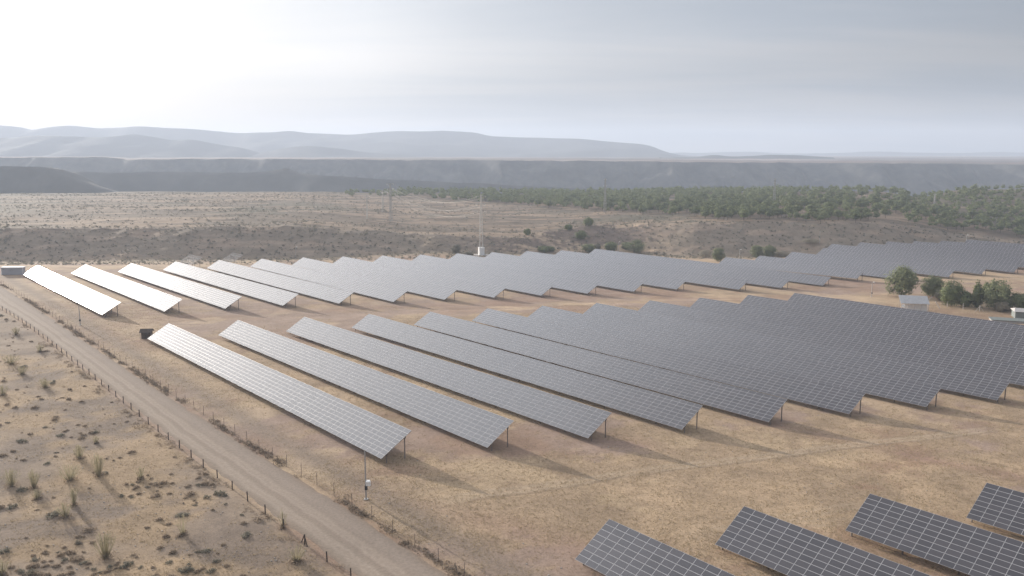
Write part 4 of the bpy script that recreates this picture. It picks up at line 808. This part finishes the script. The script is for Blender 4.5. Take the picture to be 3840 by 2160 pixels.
for i in o_[:270]:
    b_ = bpy.data.objects.new('cushion_shrub', CUS[random.randrange(8)]); link(b_); b_.location = (xx[i], yy[i], zz[i]); b_.rotation_euler = (0, 0, random.random()*6.28); s = ss[i]; b_.scale = (s*random.uniform(.85, 1.5), s, s*random.uniform(.8, 1.1))
    bi = min(range(len(BPOS)), key=lambda k: (BPOS[k][0]-xx[i])**2+(BPOS[k][1]-yy[i])**2); bl = BPOS[bi][2]
    tag(b_, ('small' if s < .62 else ('middling' if s < .85 else 'large'))+' dark cushion shrub'+(' beside the wooden fence' if off[i] < 9 else '')+' near the '+' '.join(bl.split()[:8 if off[i] >= 9 else 5]).rsplit(' with', 1)[0], 'shrub', 'cushion shrubs of the scrub land')
def small_var(n, r, h, k, lz, seed):
    out = []
    for i in range(n):
        rg = np.random.default_rng(seed+i); P = rg.normal(size=(k, 3)); P /= np.linalg.norm(P, axis=1)[:, None]; P *= (.5+.5*rg.random(k))[:, None]; P[:, 2] = abs(P[:, 2]); out.append(leaves(P*np.array([r, r, h]), lz, rg))
    return out
merged('scrub', o_[270:2500], xx, yy, zz, ss, small_var(4, .6, .4, 40, .16, 1100), MT['scrub'], label='many small dark shrubs farther off in the scrub land')
# weeds along both fences
def along(Lx, n, t0, t1, o0, o1, seed):
    rg = np.random.default_rng(seed); t_ = rg.uniform(t0, t1, n); of = rg.normal(0, 1, n)*o1+o0; P = on(Lx, t_); X, Y = P[:, 0]-Lx[2][0]*_sg*of, P[:, 1]-Lx[2][1]*_sg*of; return X, Y, gz(X, Y), of, rg
X1, Y1, Z1, of, rg = along(L2, 2600, -290, 158, .1, .55, 5); k = fbm(X1, Y1, 9, 3, 55) > -.12; ss2 = .25+.55*rg.random(len(X1))**2; ss2 = np.where(rg.random(len(X1)) < .03, ss2*1.9, ss2)
merged('weeds', np.where(k)[0], X1, Y1, Z1, ss2, small_var(5, .7, .75, 26, .17, 1200), MT['weed'], label='brown dry weeds along the foot of the metal post fence')
X1, Y1, Z1, of, rg = along(L1, 1000, -262, 140, 1.1, .8, 6); k = fbm(X1, Y1, 7, 3, 56) > .0; ss2 = .3+.7*rg.random(len(X1))**2
merged('weeds', np.where(k)[0], X1, Y1, Z1, ss2, small_var(5, .8, .6, 30, .17, 1250), MT['scrub'], label='grey brown weeds along the foot of the wooden post fence')
# scrub on the gully wall and plateau
n_ = 85000; xx = rng.uniform(-700, 700, n_); yy = rng.uniform(500, 1150, n_); zz = gz(xx, yy); pu, pv, pf_ = pix(xx, yy, zz); u_, yt_, zt_, yr_, zr_, ye_, ze_ = lf(xx, yy)
wl_ = (yy > yt_-45) & (yy < yr_+10); tp_ = (yy >= yr_+10) & (yy < ye_+10); fr_ = np.interp(pu, front[:, 0], front[:, 1]); inw = (pu > 1290) & (pv < fr_)
den = np.where(wl_, .75, 0)+np.where(tp_, .12+.5*sm(0, .4, fbm(xx*.4, yy, 30, 3, 88)), 0); den = np.where(inw, .05, den)
ok = (pu > -80) & (pu < 3960) & (rng.random(n_) < den) & ~((yy < 545) & (xx > 60)); xx, yy, zz, wl2 = xx[ok], yy[ok], zz[ok], wl_[ok]; ss = .45+1.1*rng.random(len(xx))**2.6
merged('scrub', np.where(wl2)[0], xx, yy, zz, ss, small_var(4, .95, .8, 16, .36, 1300), MT['scrubg'], label='grey green scrub covering the side of the gully')
merged('scrub', np.where(~wl2)[0], xx, yy, zz, ss, small_var(4, 1.0, .75, 14, .38, 1350), MT['scrubg'], label='pale scrub dotted over the open plateau')
# dry grass tufts inside the plant and in the scrub land
n_ = 260000; r_ = rng.random(n_); yy = 90+260*r_**1.25; xx = (rng.random(n_)-.5)*2*(yy*.66+8); q1_ = -side(L1, xx, yy)[0]*_sg; q2_ = -side(L2, xx, yy)[0]*_sg
off_road = ~((q1_ < -.2) & (q2_ > .3)); patch = fbm(xx, yy, 34, 4, 101)+.35*fbm(xx, yy, 8, 4, 102); dn = np.where(q1_ > 0, .35*sm(.05, .3, fbm(xx, yy, 34, 4, 101)+.4*fbm(xx, yy, 8, 4, 102))+.05, 1-.8*sm(.0, .3, patch))
k = off_road & (rng.random(n_) < dn); xx, yy = xx[k][:105000], yy[k][:105000]; zz = gz(xx, yy); n_ = len(xx)
rg = np.random.default_rng(9); hgt = .06+.14*rg.random((n_, 3)); an = rg.random((n_, 3))*6.28; ln = rg.normal(0, .09, (n_, 3, 2)); wv = .05+.06*rg.random((n_, 3)); bx = rg.normal(0, .3, (n_, 3, 2))
P = np.stack([xx, yy, zz-.02], 1)[:, None, :]+np.concatenate([bx, np.zeros((n_, 3, 1))], 2); sd = np.stack([np.cos(an), np.sin(an), an*0], 2)*wv[..., None]; tp = np.concatenate([ln, hgt[..., None]], 2)
V = np.stack([P-sd, P+sd, P+tp], 2).reshape(-1, 3); F = np.arange(len(V)).reshape(-1, 3); o = mesh('grass', V, F, MT['straw']); tag(o, 'tufts of dry straw coloured grass over the near ground', kind='stuff')
# loose stones
n_ = 5000; yy = 92+200*rng.random(n_)**1.2; xx = (rng.random(n_)-.5)*2*(yy*.65); k = (-side(L1, xx, yy)[0]*_sg > .3) | ((rng.random(n_) < .25) & ~((-side(L1, xx, yy)[0]*_sg < .3) & (-side(L2, xx, yy)[0]*_sg > 0))); xx, yy = xx[k], yy[k]; zz = gz(xx, yy); rg = np.random.default_rng(4)
cube = np.array([(-1, -1, -.6), (1, -.8, -.6), (.9, 1, -.6), (-1, .8, -.6), (-.6, -.7, .6), (.7, -.5, .7), (.5, .6, .5), (-.7, .6, .6)]); cf = np.array([(0, 1, 5, 4), (1, 2, 6, 5), (2, 3, 7, 6), (3, 0, 4, 7), (4, 5, 6, 7)])
merged('gravel', range(len(xx)), xx, yy, zz, .05+.11*rg.random(len(xx))**3, [(cube*(.8+.4*rg.random((8, 3))), cf) for _ in range(5)], mat('pale_stones', (.38, .34, .30), .9), label='loose pale stones scattered on the ground')
# ------------------------------------------------------------------ hazy air
hz_ = MB(); hz_.box((-9600, -2600, -172), (9600, 9700, 330)); hm = bpy.data.materials.new('haze'); hm.use_nodes = True; t = hm.node_tree; t.nodes.clear()
vo = N('ShaderNodeVolumePrincipled', t); vo.inputs['Color'].default_value = (.68, .77, .92, 1); vo.inputs['Density'].default_value = 1.75e-4; vo.inputs["Anisotropy"].default_value = .18
ou = N('ShaderNodeOutputMaterial', t); L(vo.outputs[0], ou.inputs['Volume'], t)
ho = hz_.build('haze', hm); tag(ho, 'pale haze thickening towards the far hills', kind='stuff')
